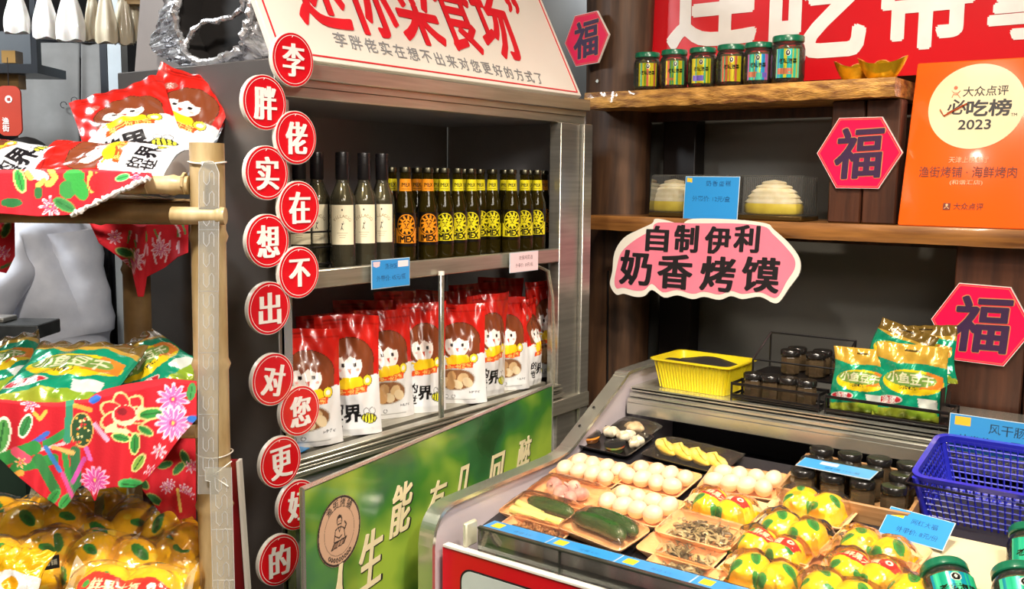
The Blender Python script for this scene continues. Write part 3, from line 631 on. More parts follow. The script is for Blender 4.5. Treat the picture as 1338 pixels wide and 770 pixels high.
OR_, YE_ = '#e08a1c', '#d9cc20'
by = beer_bottle('x', (0,0,0), 0, YE_); bo_ = beer_bottle('x', (0,0,0), 0, OR_); yk, ok_ = kids(by), kids(bo_); used = {}
lst = [(530,334,0,'first orange labelled bottle from the left, front row'),(559,333,0,'second orange labelled bottle from the left'),(580,332,1,'first yellow labelled bottle, right of the two orange ones'),(597.5,331,1,'second yellow labelled bottle from the left'),(615,330,1,'third yellow labelled bottle, before the gap'),
 (512,327,1,'bottle behind, half seen at the left of the first orange one'),(545,326,0,'bottle in the back row between the two orange ones'),(571,325,1,'bottle in the back row behind the first yellow one'),(606,324,1,'bottle in the back row behind the second yellow one'),(626,325,1,'bottle in the back row at the left of the gap'),(642,327,1,'yellow labelled bottle set back in the gap'),
 (667,329,1,'yellow labelled bottle standing forward above the pink price card'),(684,327,1,'second yellow labelled bottle right of the gap'),(700,325,1,'third yellow labelled bottle right of the gap'),(708,322,0,'orange labelled bottle at the right end'),(658,324,1,'bottle in the back row behind the forward yellow one'),(690,321,1,'bottle in the back row near the right end')]
for i_, (px, py, yel, lb) in enumerate(lst):
    p = col_at(px, {3:-1.642,0:-1.655,1:-1.715,2:-1.69}[0 if i_ < 5 else 1 if i_ < 10 else 2 if i_ == 10 else 3 if i_ == 11 else 0 if i_ < 14 else 1], ZS); base = by if yel else bo_; lbl = 'dark glass drink bottle, ' + lb
    if base not in used: used[base] = 1; base.location = p; base.rotation_euler = (0, 0, face_cam(p, .1)); base['label'] = lbl
    else: dup(base, p, face_cam(p, .1+rnd.uniform(-.15,.15)), lbl, None, yk if yel else ok_)
# small black rack at the left end of the upper shelf
p = onx(398, 322, -1.72); t = thing('wire_bottle_rack', 'low black wire rack at the left end of the bottle shelf behind the round signs', 'rack', (-1.75, 1.50, ZS))
b = MB()
for z in (.012, .05, .085): b.tube([(-.07,-.09,z),(.07,-.09,z),(.07,.08,z),(-.07,.08,z)], .0025, 6, closed=True)
for x, y in ((-.07,-.09),(.07,-.09),(.07,.08),(-.07,.08)): b.cyl((x,y,0),(x,y,.09),.003,n=6)
b.build('wire_frame', M_CAPB, t)

# price cards
M_BLUEC = '#2f8fd6'
def price_card(name, label, p, rz, w_, h_, base, draw, tilt=0.0, thick=.0015, cat='price card', roll=0.0):
    t = thing(name, label, cat, p); t.matrix_basis = Matrix.Translation(p) @ Matrix.Rotation(rz, 4, 'Z') @ Matrix.Rotation(tilt, 4, 'X') @ Matrix.Rotation(roll, 4, 'Y')
    MB().box((0, thick/2, 0), (w_+.003, thick, h_+.003)).build('card_sleeve', mat_('clear_sleeve', '#cfe2ee', .15, coat=.6), t)
    cv = Canvas(150, 80, w_, h_, base); draw(cv, w_, h_)
    painted('printed_face', lambda u, v: ((u-.5)*w_, -.0006, (v-.5)*h_), cv, M_PRINT, t)
    return t
INK = '#184478'
def d1(cv, w_, h_): cv.poly([(.003,h_-.003),(.026,h_-.003),(.024,h_-.014),(.013,h_-.016),(.004,h_-.013)], '#e9c7cf'); cv.rect(w_*.68, h_*.70, w_*.97, h_*.93, '#e8dfe6'); cv.text('汤泡饭', w_*.5, h_*.76, .014, INK); cv.text('外带价: 45元/瓶', w_*.5, h_*.34, .0145, INK)
def d2(cv, w_, h_): cv.text('夜猴鸡尾酒', w_*.55, h_*.72, .013, '#4a3a40'); cv.text('外带价: 10元/瓶', w_*.5, h_*.33, .012, '#4a3a40')
c1 = onx(511, 357, -1.585); price_card('price_card', 'blue price card clipped to the bottle shelf edge below the wine bottles', c1, PI/2, .125, .064, M_BLUEC, d1)
c2 = onx(685, 342, -1.585); price_card('price_card', 'pale pink handwritten price card on the shelf edge below the yellow bottles', c2, PI/2, .13, .052, '#efd3da', d2, roll=.0)

# ================================================================== snack pouches on the lower shelf
ZL = .9985
def pouch_canvas(w_, h_, window):
    cv = Canvas(96, 136, w_, h_, '#e2e3e6')
    W, H = w_, h_
    cv.rect(0, H*.52, W, H, '#c01d15'); cv.poly([(0,H*.52),(0,H*.44),(W*.35,H*.50),(W*.5,H*.53)], '#c01d15').poly([(W,H*.52),(W,H*.50),(W*.7,H*.53)], '#c01d15')
    cv.rect(0, H*.925, W, H*.94, '#a8160e').rect(W*.12, H*.955, W*.5, H*.965, '#8f120c')
    cv.ell(W*.20, H*.80, W*.09, H*.04, '#a5554c', .4).text('来', W*.20, H*.80, W*.09, '#e9c9c4', .3)
    # girl with brown bob hair
    hx, hz = W*.55, H*.60
    cv.ell(hx, hz+H*.03, W*.37, H*.19, '#3a1d12').ell(hx, hz+H*.03, W*.36, H*.185, '#7a3d22').rect(hx-W*.36, hz-H*.10, hx+W*.36, hz+H*.03, '#7a3d22')
    cv.ell(hx-W*.05, hz-H*.01, W*.22, H*.115, '#efe6e2'); cv.poly([(hx-W*.28,hz+H*.12),(hx-W*.28,hz+H*.04),(hx-W*.15,hz+H*.06),(hx-W*.12,hz+H*.02),(hx-W*.02,hz+H*.065),(hx+W*.1,hz+H*.03),(hx+W*.22,hz+H*.03),(hx+W*.2,hz+H*.14)], '#7a3d22')
    for ex in (-.14, .05): cv.ell(hx+W*ex, hz-H*.005, W*.030, H*.018, '#1d1416')
    cv.ell(hx+W*.10, hz-H*.045, W*.03, H*.011, '#f0a8a0').ell(hx-W*.19, hz-H*.045, W*.02, H*.011, '#f0a8a0'); cv.poly([(hx-W*.07,hz-H*.035),(hx-W*.01,hz-H*.035),(hx-W*.03,hz-H*.085)], '#b8402a')
    cv.poly([(W*.30,H*.44),(W*.40,H*.50),(W*.68,H*.50),(W*.78,H*.44),(W*.74,H*.38),(W*.34,H*.36)], '#f2c81e').ell(W*.80, H*.46, W*.08, H*.05, '#3a2a10').ell(W*.80, H*.46, W*.07, H*.044, '#f6d637').ell(W*.80, H*.46, W*.035, H*.022, '#efe6e2').ell(W*.24,H*.47,W*.05,H*.02,'#efe6e2').line([(W*.28,H*.465),(W*.4,H*.45)], W*.02, '#f2c81e')
    cv.poly([(W*.26,H*.345),(W*.28,H*.395),(W*.80,H*.43),(W*.78,H*.37)], '#e2501c').text('来一份正宗', W*.53, H*.385, W*.09, '#f7c56a', .09, .02)
    if window:
        cv.ell(W*.46, H*.25, W*.36, H*.115, '#b9b3ac').ell(W*.46, H*.25, W*.34, H*.105, '#8a5c3a')
        for k, (ax, az) in enumerate(((.28,.22),(.40,.28),(.50,.20),(.60,.27),(.38,.20),(.68,.22))): cv.ell(W*ax, H*az, W*.10, H*.045, ['#dcb98a','#c99a66','#e6cfa8'][k % 3], .5+k)
        cv.text('来世界·的', W*.8, H*.12, W*.05, '#777a80')
        cv.ell(W*.3, H*.075, W*.035, H*.02, '#74767c', 0, .7).ell(W*.42, H*.075, W*.035, H*.02, '#74767c', 0, .7).line([(W*.15,H*.045),(W*.8,H*.045)], W*.006, '#9a9ca0')
    else:
        cv.text('的', W*.30, H*.235, W*.20, '#17151a', 0, .05).text('世', W*.29, H*.13, W*.19, '#17151a', -.05, .05).text('界', W*.54, H*.19, W*.30, '#17151a', 0, .045).text('不', W*.06, H*.24, W*.13, '#17151a', 0, .04)
        cv.ell(W*.80, H*.14, W*.13, H*.045, '#1a1a18', -.2).ell(W*.80, H*.14, W*.115, H*.038, '#e4e03a', -.2)
        for k in range(4): cv.line([(W*(.73+k*.05), H*.17),(W*(.72+k*.05), H*.11)], W*.010, '#1a1a18')
        for q in (.76, .86): cv.ell(W*q, H*.20, W*.05, H*.032, '#6a6c70', .3, .8)
    return cv
def pouch_fn(w_, h_, dep, seed, sgn):
    rr = random.Random(seed); a, b_, c_, d_ = [rr.uniform(0, 6) for _ in range(4)]; lean = rr.uniform(-.012, .012); cr = rr.uniform(.002, .005)
    def f(u, v):
        x = (u-.5)*w_*(1 - .05*v*(1-v)*4); edge = (1-(2*u-1)**4)
        t = dep*(1-v)**.75*(.55+.45*math.sqrt(max(0, 1-(2*u-1)**2)))*(.35+.65*edge) if v < 1 else 0
        t = min(t, dep) * (1.0 if v > .06 else .85+.15*v/.06)
        t += edge*.022*math.exp(-((v-.42)/.22)**2)*(1-abs(2*u-1))
        wr = cr*math.sin(9*u+a+5*v)*math.sin(8*v+b_)*edge + .0016*math.sin(31*u+7*v+c_)*math.sin(19*v+d_)
        top = .010*math.sin(3.2*u+a)*v**3 + .008*math.sin(7*u+c_)*v**5
        return (x + lean*v, -sgn*(t+.0012) - wr*(.5+v) + top, h_*v*(1-.012*math.sin(3*u+d_)*v))
    return f
def snack_pouch(label, loc, rz, w_, h_, seed, window, group='red and white snack pouches on the lower shelf'):
    t = thing('snack_pouch', label, 'pouch', loc, rz + (.16*math.sin(seed*2.3) if seed < 60 else 0), group); dep = .034
    painted('front_sheet', pouch_fn(w_, h_, dep, seed, 1), pouch_canvas(w_, h_, window), M_POUCH, t)
    cb = Canvas(24, 40, w_, h_, '#dcdde0'); cb.rect(0, h_*.5, w_, h_, '#b81d14')
    painted('back_sheet', pouch_fn(w_, h_, dep, seed, -1), cb, M_POUCH, t)
    MB().rings([[(.5*w_*.95*math.cos(2*PI*k/24), dep*.8*math.sin(2*PI*k/24), z) for k in range(24)] for z in (.001, .006)]).build('gusset', mat_('pouch_gusset', '#c9cacd', .4), t)
    return t
PP = [  # px, py base, yaw offset, scale, window, label
 (398,578,-.15,1.0,1,'leftmost, mostly behind the round signs',.165,.27),
 (456,571,.02,1.0,0,'large front one left of the divider',.150,.285),
 (503,553,.10,1.0,1,'windowed, tucked beside the large front one',.15,.28),
 (549,543,-.05,1.0,0,'just left of the divider post',.135,.29),
 (600,527,-.08,1.0,1,'windowed, just right of the divider post',.155,.275),
 (633,521,.35,1.0,0,'second right of the divider, turned a little',.14,.29),
 (663,507,.05,1.0,1,'windowed, third right of the divider',.135,.27),
 (691,503,1.05,1.0,0,'seen nearly edge on near the right end',.12,.26),
 (714,497,.0,1.0,1,'rightmost, beside the cabinet post',.12,.30),
 (425,556,.1,1.0,0,'second row, between the first two front ones',.15,.27),
 (478,543,.05,1.0,1,'second row, behind the large front one',.16,.29),
 (530,533,.0,1.0,0,'second row, left of the divider',.16,.30),
 (580,519,.1,1.0,0,'second row, behind the divider post',.16,.29),
 (617,511,-.1,1.0,1,'second row, third from the right',.15,.30),
 (650,501,.1,1.0,1,'second row, second from the right',.15,.31)]
for i, (px, py, ex, s_, win, lb, w_, h_) in enumerate(PP):
    p = col_at(px, (-1.672, -1.668, -1.715, -1.69, -1.68, -1.68, -1.68, -1.675, -1.70)[i] if i < 9 else -1.82, ZL)
    snack_pouch('red and white snack pouch, ' + lb, p, face_cam(p, .18+ex), w_, h_*.98, 20+i, win)
p = onz(408, 588, ZL+.001); t = thing('price_card', 'blue card lying flat on the lower shelf below the leftmost pouch', 'price card', (-1.66, 1.42, ZL+.0005), .3)
MB().box((0, 0, .001), (.07, .05, .002)).build('card', mat_('blue_card', '#2f8fd6', .3, coat=.4), t)

# ================================================================== jars, ingots, cakes on the wall shelves
M_LIDG = mat('green_jar_lid', '#157a58', .3, 0, '#0f6346', 5, coat=.4)
M_PICK = mat('pickled_greens', '#a8a060', .5, 0, '#6b6a32', 30, (1,1,1), .5)
def holo(cv, w_, h_, seed, blue=False):
    rr = random.Random(seed)
    cols = ['#c9c21e','#e0d42c','#8fae22','#d06a4a','#c9b91e','#4aa06a'] if not blue else ['#1fa8a0','#4ad0a8','#2a9ad0','#7ae0b0','#c06ab0','#1f8a90','#d0d040'] if blue == 1 else ['#12a07a','#2ac890','#1fb08a','#5ae0a8','#1a9ab0','#0f8a70','#3ad0a0']
    x = 0
    while x < w_: d = rr.uniform(.002, .008); cv.rect(x, 0, x+d, h_, rr.choice(cols)); x += d
    for k in range(0 if blue == 2 else 5): cv.rect(rr.uniform(0, w_), rr.uniform(0, h_*.3), rr.uniform(0, w_), rr.uniform(0, h_*.35), rr.choice(['#c97a5a','#7a6ad0','#50c0a0']))
    cv.ell(w_/2, h_*.86, .0062, .0066, '#f0f0e0').ell(w_/2, h_*.86, .0052, .0056, '#141414').ell(w_/2, h_*.87, .0016, .003, '#f0f0e0')
    cv.text('老坛泡菜', w_/2, h_*.58, .0115, '#1c2a14', 0, .04); cv.line([(w_*.35,h_*.42),(w_*.35,h_*.12)], .0006, '#3a5a2a').line([(w_*.65,h_*.42),(w_*.65,h_*.12)], .0006, '#3a5a2a')
def pickle_jar(label, loc, rz, seed, blue=False, group='green-lidded pickle jars on the top wooden shelf', sc_=1.0, tip=None):
    t = thing('pickle_jar', label, 'jar', loc, rz, group); s = sc_; rr = random.Random(seed)
    MB().lathe([(r*s, z*s) for r, z in ((.030,0),(.035,.004),(.0375,.015),(.0375,.072),(.034,.084),(.030,.088),(.030,.092))], 28).build('glass_body', M_GLASS, t)
    b = MB()
    for k in range(26):
        a = rr.uniform(0, 6.28); r = rr.uniform(.006, .026)*s; z = rr.uniform(.010, .078)*s; M = Matrix.Translation((r*math.cos(a), r*math.sin(a), z)) @ Matrix.Rotation(rr.uniform(0, 3), 4, Vector((rr.random(), rr.random(), rr.random()+.1)).normalized())
        b.lathe([(.001, -.011*s), (.006*s, -.007*s), (.0075*s, 0), (.006*s, .007*s), (.001, .011*s)], 8, M)
    b.build('pickles', M_PICK, t, 80, kind='stuff')
    MB().lathe([(.034*s, .005*s), (.0362*s, .016*s), (.0362*s, .066*s), (.033*s, .078*s)], 20).build('brine', film_('brine', '#c4bc84', .12), t)
    MB().lathe([(.0330*s,.0885*s),(.0345*s,.090*s),(.0345*s,.100*s),(.0330*s,.1025*s),(.001,.1028*s)], 32).build('lid', M_LIDG, t)
    cv = Canvas(60, 60, .06, .06, '#c9c21e'); holo(cv, .06, .06, seed, blue)
    painted('holographic_label', ring_label(cv, .0380*s, .95 if blue == 2 else .68, .010*s, .072*s), cv, mat_('holographic_print', vcol=True, rough=.18, metal=.35, coat=.6), t)
    return t
_fc = {}
def film_(n, c, o, **k):
    if n not in _fc: _fc[n] = film(n, c, o, **k)
    return _fc[n]
for i, (px, py, w_px, lb, bl) in enumerate(((845,118,36,'leftmost of the six',0),(880,116,37,'second of the six from the left',0),(917,114,37,'third of the six from the left',0),(954,112,38,'fourth of the six from the left',0),(990,110,38,'fifth of the six, beside the largest',1),(1028,108,44,'sixth and rightmost, nearest the gold ingots',1))):
    p = ony(px, py, 2.745); pickle_jar('glass jar of pickles with green lid, ' + lb, (p.x, 2.745, 1.8765), face_cam(p, rnd.uniform(-.15,.15)), 40+i, bl, sc_=(1.12, 1.14, 1.14, 1.16, 1.16, 1.28)[i])
M_GOLD = mat('polished_gold', '#f2c22a', .22, .75, '#e0a416', 6)
def ingot(label, loc, rz, s=1.0):
    t = thing('gold_ingot', label, 'ornament', loc, rz, 'gold boat shaped ingots'); b = MB(); R_ = []
    for q in range(12):
        v = q/11; n = 40; ring = []
        for k in range(n):
            a = 2*PI*k/n; L = (.026+.020*v**.8); W = (.014+.014*v**.7); z = .03*v + .016*v**2*(abs(math.cos(a))**3)
            ring.append((L*math.cos(a)*s*(1+.12*v*abs(math.cos(a))**3), W*math.sin(a)*s, z*s))
        R_.append(ring)
    top = [(x*.9, y*.86, z-.001) for x, y, z in R_[-1]]; inn_ = [(x*.62, y*.7, .024*s) for x, y, z in R_[-1]]
    b.rings(R_ + [top, inn_]); b.build('boat', M_GOLD, t, 50)
    MB().lathe([(.020*s*math.cos(a), (.022+.018*math.sin(a))*s) for a in [k*PI/2/8 for k in range(8)]], 24, Matrix.Diagonal((1, .85, 1, 1))).build('dome', M_GOLD, t, 60)
    return t
p = ony(1116, 103, 2.77); ingot('gold ingot ornament at left, tipped behind the other on the top shelf', (p.x, 2.80, 1.8765), .35, 1.28)
p = ony(1152, 101, 2.745); ingot('gold ingot ornament at the right end of the top shelf', (p.x, 2.745, 1.8765), .05, 1.28)

# cake boxes
M_CREAMC = mat('cream_sponge', '#f0e6c8', .6, 0, '#e2d4a8', 40, (1,1,1), .3, sss=.2); M_YEL = mat('yellow_cake_base', '#e6cf3c', .5, 0, '#d4b92c', 20, (1,1,1), .2)
M_TRAYG = mat('gold_cake_tray', '#5a4622', .3, .6)
def cake_box(label, px0, px1):
    y = 2.80; p0, p1 = ony(px0, 284, 2.735), ony(px1, 284, 2.735); cx_ = (p0.x+p1.x)/2; w_ = p1.x-p0.x
    t = thing('cake_box', label, 'box', (cx_, y, 1.4885), 0, 'clear boxes of layered cream cake')
    MB().box((0, 0, .008), (w_, .14, .014), bev=.003).build('tray', M_TRAYG, t)
    b = MB(); n = 36; h = .128
    def sect(x0, x1, y0, y1, z): return [(x0,y0,z),(x1,y0,z),(x1,y1,z),(x0,y1,z)]
    b.rings([sect(-w_/2,w_/2,-.065,.065,.012), sect(-w_/2+.004,w_/2-.004,-.06,.06,h)], cap0=False)
    b.build('clear_cover', M_PET, t, 20)
    b = MB()
    for k in range(n): x = -w_/2+.006 + (w_-.012)*k/(n-1); b.tube([(x, -.060, h-.004), (x, -.052, h+.001), (x, -.040, h+.001)], .0012, 4); b.tube([(x, .063, .02), (x, .0605, h-.004)], .0011, 4)
    b.build('ridges', film_('ridge_plastic', '#d8d8d0', .15, gl=.4), t, 60, kind='stuff')
    return t, cx_, w_, y
for lb, a, c, cpx, w2 in (('clear ridged cake box at left, half behind the blue price card', 848, 944, 874, 52), ('clear ridged cake box right of the blue price card', 946, 1048, 1010, 74)):
    cake_box(lb, a, c)
for lb, cpx, w2 in (('mound of layered cream cake at left, partly behind the blue price card', 880, 62), ('mound of layered cream cake right of the blue price card', 1010, 76)):
    p = ony(cpx, 284, 2.80); r = (ony(cpx+w2/2, 284, 2.80).x - ony(cpx-w2/2, 284, 2.80).x)/2
    t = thing('cream_cake', lb, 'cake', (p.x, 2.80, 1.5045), 0, 'layered cream cakes')
    S = Matrix.Diagonal((1, .045/r if r > .045 else 1, 1, 1))
    b = MB(); b.lathe([(r*.9,0),(r*1.0,.006),(r*1.0,.026),(r*.96,.033)], 32, S); b.build('base_sponge', M_YEL, t, 60)
    b = MB(); pr = [(r*.98,.026)]
    for k, (f_, z) in enumerate(((.96,.038),(.87,.053),(.75,.068),(.60,.082),(.40,.094))): pr += [(r*f_, z-.006), (r*(f_+.03), z-.002), (r*(f_-.02), z+.002)]
    pr += [(.002, .102)]
    b.lathe(pr, 32, S); b.build('cream_layers', M_CREAMC, t, 60)
def d3(cv, w_, h_): cv.poly([(.004,h_-.003),(.022,h_-.004),(.021,h_-.017),(.004,h_-.015)], '#e9c33a'); cv.text('奶香蛋糕', w_*.62, h_*.85, .018, INK, 0, 0, 1, 1.3); cv.text('外带价: 12元/盒', w_*.5, h_*.50, .018, INK)
p = ony(929, 260, 2.712); price_card('price_card', 'blue price card in front of the two cake boxes on the long shelf', p, 0, .172, .130, M_BLUEC, d3, tilt=-.08)
# ================================================================== chilled display case
T_ = .20; Z0 = .77; TILT = math.atan(T_)
def DK(px, py, h=0.0):
    r = ray(px, py); s_ = (Z0 + h - 1.6*T_ - CAM.z) / (r.z - T_*r.y); return CAM + r*s_
def dkz(x, y, h=0.0): return Z0 + T_*(y-1.6) + h
XL, XR = -1.40, .35
case = thing('chilled_display_case', 'open chilled display case with steel trim, red front and stepped steel counter top', 'display case', (0, 0, 0))
M_LILAC = mat('pale_lilac_lining', '#d9cfd6', .35, 0, '#ccc2ca', 2, coat=.3)
M_CASED = mat('dark_case_interior', '#2b2a2e', .4, 0, '#222126', 3)
prof = [(1.565,.12),(1.565,.80),(1.572,.835),(1.590,.862),(1.62,.876),(1.68,.880),(2.00,.884),(2.07,.888),(2.11,.897),(2.14,.912),(2.36,1.030),(2.39,1.048),(2.43,1.057),(2.70,1.060),(2.74,1.05),(2.75,1.02),(2.75,.12)]
b = MB(); side = [Vector((0, y, z)) for y, z in prof]
def spl(pr, k=5):
    o = []
    for i in range(len(pr)-1):
        p0, p1, p2, p3 = pr[max(i-1,0)], pr[i], pr[i+1], pr[min(i+2,len(pr)-1)]
        for j in range(k):
            t = j/k; o.append(tuple(.5*((2*p1[a]) + (-p0[a]+p2[a])*t + (2*p0[a]-5*p1[a]+4*p2[a]-p3[a])*t*t + (-p0[a]+3*p1[a]-3*p2[a]+p3[a])*t**3) for a in (0, 1)))
    return o + [pr[-1]]
prof = [prof[0]] + spl(prof[1:-2]) + prof[-2:]
pp = [(XL+.028, y, z) for y, z in prof]; pq = [(XL+.012, y, z) for y, z in prof]; n = len(pp)
b.add(pp + pq, [tuple(range(n)), tuple(range(n, 2*n))[::-1]] + [(i, (i+1) % n, n+(i+1) % n, n+i) for i in range(n)]); b.build('side_panel', M_LILAC, case, 30)
def strip(name, x0, x1, th, matl, pr):
    b = MB(); c = [Vector((0, y, z)) for y, z in pr]; out = []
    for i, p in enumerate(c):
        t = (c[min(i+1, len(c)-1)] - c[max(i-1, 0)]).normalized(); out.append(p + Vector((0, -t.z, t.y))*th)
    vs = [(x, p.y, p.z) for x in (x0, x1) for p in c] + [(x, p.y, p.z) for x in (x0, x1) for p in out]; n = len(c)
    for i in range(n-1):
        b.add([vs[i], vs[i+1], vs[n+i+1], vs[n+i], vs[2*n+i], vs[2*n+i+1], vs[3*n+i+1], vs[3*n+i]], [(0,1,2,3), (7,6,5,4), (0,4,5,1), (3,2,6,7), (0,3,7,4), (1,5,6,2)])
    return b.build(name, matl, case, 50)
def dense(pr, k=3):
    return [tuple(Vector(pr[i]).lerp(Vector(pr[i+1]), j/k)) for i in range(len(pr)-1) for j in range(k)] + [pr[-1]]
strip('side_trim', XL-.004, XL+.034, .006, M_CHROME, prof[:-1])
strip('trim_groove', XL+.034, XL+.040, .009, M_CHROME, prof[:-1])
b = MB()
for y, z in ((2.19, .945), (2.26, .983)): b.lathe([(.004, 0), (.004, .0015), (.001, .002)], 10, Matrix.Translation((XL+.012, y-.004, z-.0)) @ Matrix.Rotation(.5, 4, 'X'))
b.build('rivet', M_BLK, case)
# red front, white sign field with black outline
YF = 1.60
b = MB(); b.box(((XL+XR)/2+.02, YF-.004, .56), (XR-XL-.04, .016, .475), bev=.002); b.build('front_panel', M_RED, case)
def fz(px, py): p = ony(px, py, YF-.014); return p.x, p.z
fx, fzz = fz(601, 741)
def rrect(x0, z0, x1, z1, r, n=8):
    o = []
    for cx_, cz_, a0 in ((x1-r, z1-r, 0), (x0+r, z1-r, PI/2), (x0+r, z0+r, PI), (x1-r, z0+r, 1.5*PI)): o += [(cx_+r*math.cos(a0+k*PI/2/n), cz_+r*math.sin(a0+k*PI/2/n)) for k in range(n+1)]
    return o
MB().prism(rrect(fx, .38, XR-.06, fzz, .03), YF-.0135, YF-.0115).build('black_outline', M_BLACK, case, 20)
MB().prism(rrect(fx+.005, .385, XR-.065, fzz-.004, .027), YF-.0145, YF-.0125).build('pale_sign_field', mat('pale_grey_panel', '#ccd6d2', .3, coat=.3), case, 20)
MB().box(((XL+XR)/2+.02, YF-.004, .3), (XR-XL-.06, .012, .10)).build('lower_grille', M_STEELD, case)
MB().box(((XL+XR)/2+.02, YF-.006, .801), (XR-XL-.05, .02, .006), bev=.001).build('white_edge_strip', M_WHITE, case)
# low front glass with steel top lip and a corner bracket
gl = MB().box(((XL+XR)/2+.05, YF+.004, .830), (XR-XL-.16, .006, .052)).build('front_glass', M_GLASS, case)
MB().box(((XL+XR)/2+.05, YF+.004, .857), (XR-XL-.16, .012, .005), bev=.001).build('glass_top_lip', mat_('smoked_edge', '#565a50', .15, .6), gl)
b = MB(); b.box((XL+.095, YF+.018, .831), (.012, .04, .054), bev=.003); b.build('corner_bracket', mat_('clear_bracket', '#c9c8b0', .2, coat=.6), gl)
for xx in (-1.06, -.62): MB().box((xx, YF+.0035, .830), (.002, .008, .050)).build('glass_joint', mat_('smoked_edge'), gl)
# ledge, deck, well, counter
MB().box(((XL+XR)/2+.045, YF+.072, .812), (XR-XL-.16, .125, .024)).build('front_ledge', mat_('dark_reflective_ledge', '#3a3836', .12, .3), case)
b = MB(); x0, x1 = XL+.03, XR; ya, yb_ = 1.735, 2.30; za, zb = dkz(0, ya), dkz(0, yb_)
b.add([(x0,ya,za),(x1,ya,za),(x1,yb_,zb),(x0,yb_,zb),(x0,ya,za-.01),(x1,ya,za-.01),(x1,yb_,zb-.01),(x0,yb_,zb-.01)], [(0,1,2,3),(7,6,5,4),(0,4,5,1),(1,5,6,2),(2,6,7,3),(3,7,4,0)]); b.build('display_deck', M_CASED, case)
MB().box(((x0+x1)/2, 2.70, .78), (x1-x0, .012, .46)).build('back_panel', M_CASED, case); MB().box(((x0+x1)/2, 2.5, .80), (x1-x0, .40, .01)).build('well_floor', M_CASED, case)
MB().box(((x0+x1)/2, 2.15, .30), (x1-x0, 1.08, .36)).build('machine_housing', M_STEELD, case)
MB().box((XR, 2.15, .56), (.02, 1.15, .86)).build('side_panel', M_LILAC, case)
b = MB(); xm, xw = (XL+.04+XR)/2, XR-XL-.04
b.box((xm, 2.575, 1.016), (xw, .33, .008)); b.box((xm, 2.416, 1.012), (xw, .012, .014), bev=.003); b.box((xm, 2.405, .998), (xw, .012, .012), bev=.003); b.box((xm, 2.395, .984), (xw, .016, .014), bev=.003); b.box((xm, 2.392, .962), (xw, .010, .034), bev=.002)
b.build('steel_counter_top', M_CHROME, case)
b = MB()
for x in (XL+.06, XR-.06):
    for y in (1.68, 2.64): MB().cyl((x, y, 0), (x, y, .125), .022).build('foot', M_BLK, case)

# ---- trays
M_FOAM = mat('peach_foam_tray', '#f2bf90', .45, 0, '#eab07e', 30, (1,1,1), .05, sss=.1)
M_FOAMB = mat('black_foam_tray', '#1c1a1b', .25, coat=.3)
def rr_ring(w_, d_, r, z, n=5): return [(x, y, z) for x, y in rrect(-w_/2, -d_/2, w_/2, d_/2, r, n)]
def tray_mesh(w_, d_, h, matl, t):
    b = MB(); k = .80
    b.rings([rr_ring(w_*k-.004, d_*k-.004, .014, 0), rr_ring(w_, d_, .016, h-.002), rr_ring(w_, d_, .016, h), rr_ring(w_-.008, d_-.008, .013, h), rr_ring(w_*k-.008, d_*k-.008, .011, .0035)])
    return b.build('tray_body', matl, t, 50)
_tm = {}
def wrap(t, w_, d_, h, lift, seed, cover=1.0):
    rr = random.Random(seed); a, c_ = rr.uniform(0, 6), rr.uniform(0, 6); b = MB()
    b.grid(lambda u, v: ((u-.5)*(w_-.003)*cover, (v-.5)*(d_-.003)*cover, h+.0006+lift*((1-(2*u-1)**4)*(1-(2*v-1)**4))**.6+.0008*math.sin(23*u+a)*math.sin(17*v+c_)), 16, 12)
    return b.build('cling_film', M_FILM, t, 80, fix=False)
def tray(label, p, yaw, w_=.188, d_=.134, h=.022, matl=None, lift=.006, film__=True, name='foam_tray', group='peach foam food trays', cat='tray', raise_=0.0, tl=None):
    t = thing(name, label, cat, p, 0, group); t.matrix_basis = Matrix.Translation((p[0], p[1], p[2]+raise_)) @ Matrix.Rotation(TILT if tl is None else tl, 4, 'X') @ Matrix.Rotation(yaw, 4, 'Z')
    tray_mesh(w_, d_, h, matl or M_FOAM, t)
    if film__: wrap(t, w_, d_, h, lift, hash(label) % 99 if False else len(label), 1.0)
    return t
def place(o, t, x, y, z, rz=0, rx=0, ry=0): o.matrix_basis = t.matrix_basis @ Matrix.Translation((x, y, z)) @ Matrix.Rotation(rz, 4, 'Z') @ Matrix.Rotation(ry, 4, 'Y') @ Matrix.Rotation(rx, 4, 'X'); return o
M_EGG = mat('egg_shell', '#efd6b8', .4, 0, '#e6c6a2', 6, coat=.2)
b = MB(); b.rings([[(.0195*math.sin(a)*math.cos(2*PI*k/20), .0195*math.sin(a)*math.sin(2*PI*k/20), .0235*(-math.cos(a))*(1.06 if a > PI/2 else .94)) for k in range(20)] for a in [PI*(j+.02)/12.04 for j in range(13)]])
egg0 = b.build('egg', M_EGG, None, 80); first_egg = [True]
def eggs(t, nx, ny, lbs, w_=.188, d_=.134, sc_=1.06, grp='eggs'):
    for j in range(ny):
        for i in range(nx):
            if first_egg[0]: e = egg0; first_egg[0] = False
            else: e = egg0.copy(); col.objects.link(e)
            x = (i-(nx-1)/2)*(w_*.80-.035)/(nx-1)*1.05 + (j-(ny-1)/2)*.010 + rnd.uniform(-.001, .001); y = (j-(ny-1)/2)*.047 + rnd.uniform(-.0015, .0015)
            tag(e, 'cream egg, %s from the left in the %s row of the %s' % (('first','second','third','fourth','fifth')[i], 'front' if j == 0 else 'back', lbs), 'egg', 'eggs on the ' + lbs)
            place(e, t, x, y, .0250, rnd.uniform(0, 3), PI/2*rnd.uniform(.6, 1.0), rnd.uniform(-.4, .4)); e.scale = (sc_,)*3
def mid(*c): return sum((DK(x, y, .022) for x, y in c), Vector())/len(c) - Vector((0, 0, .022))
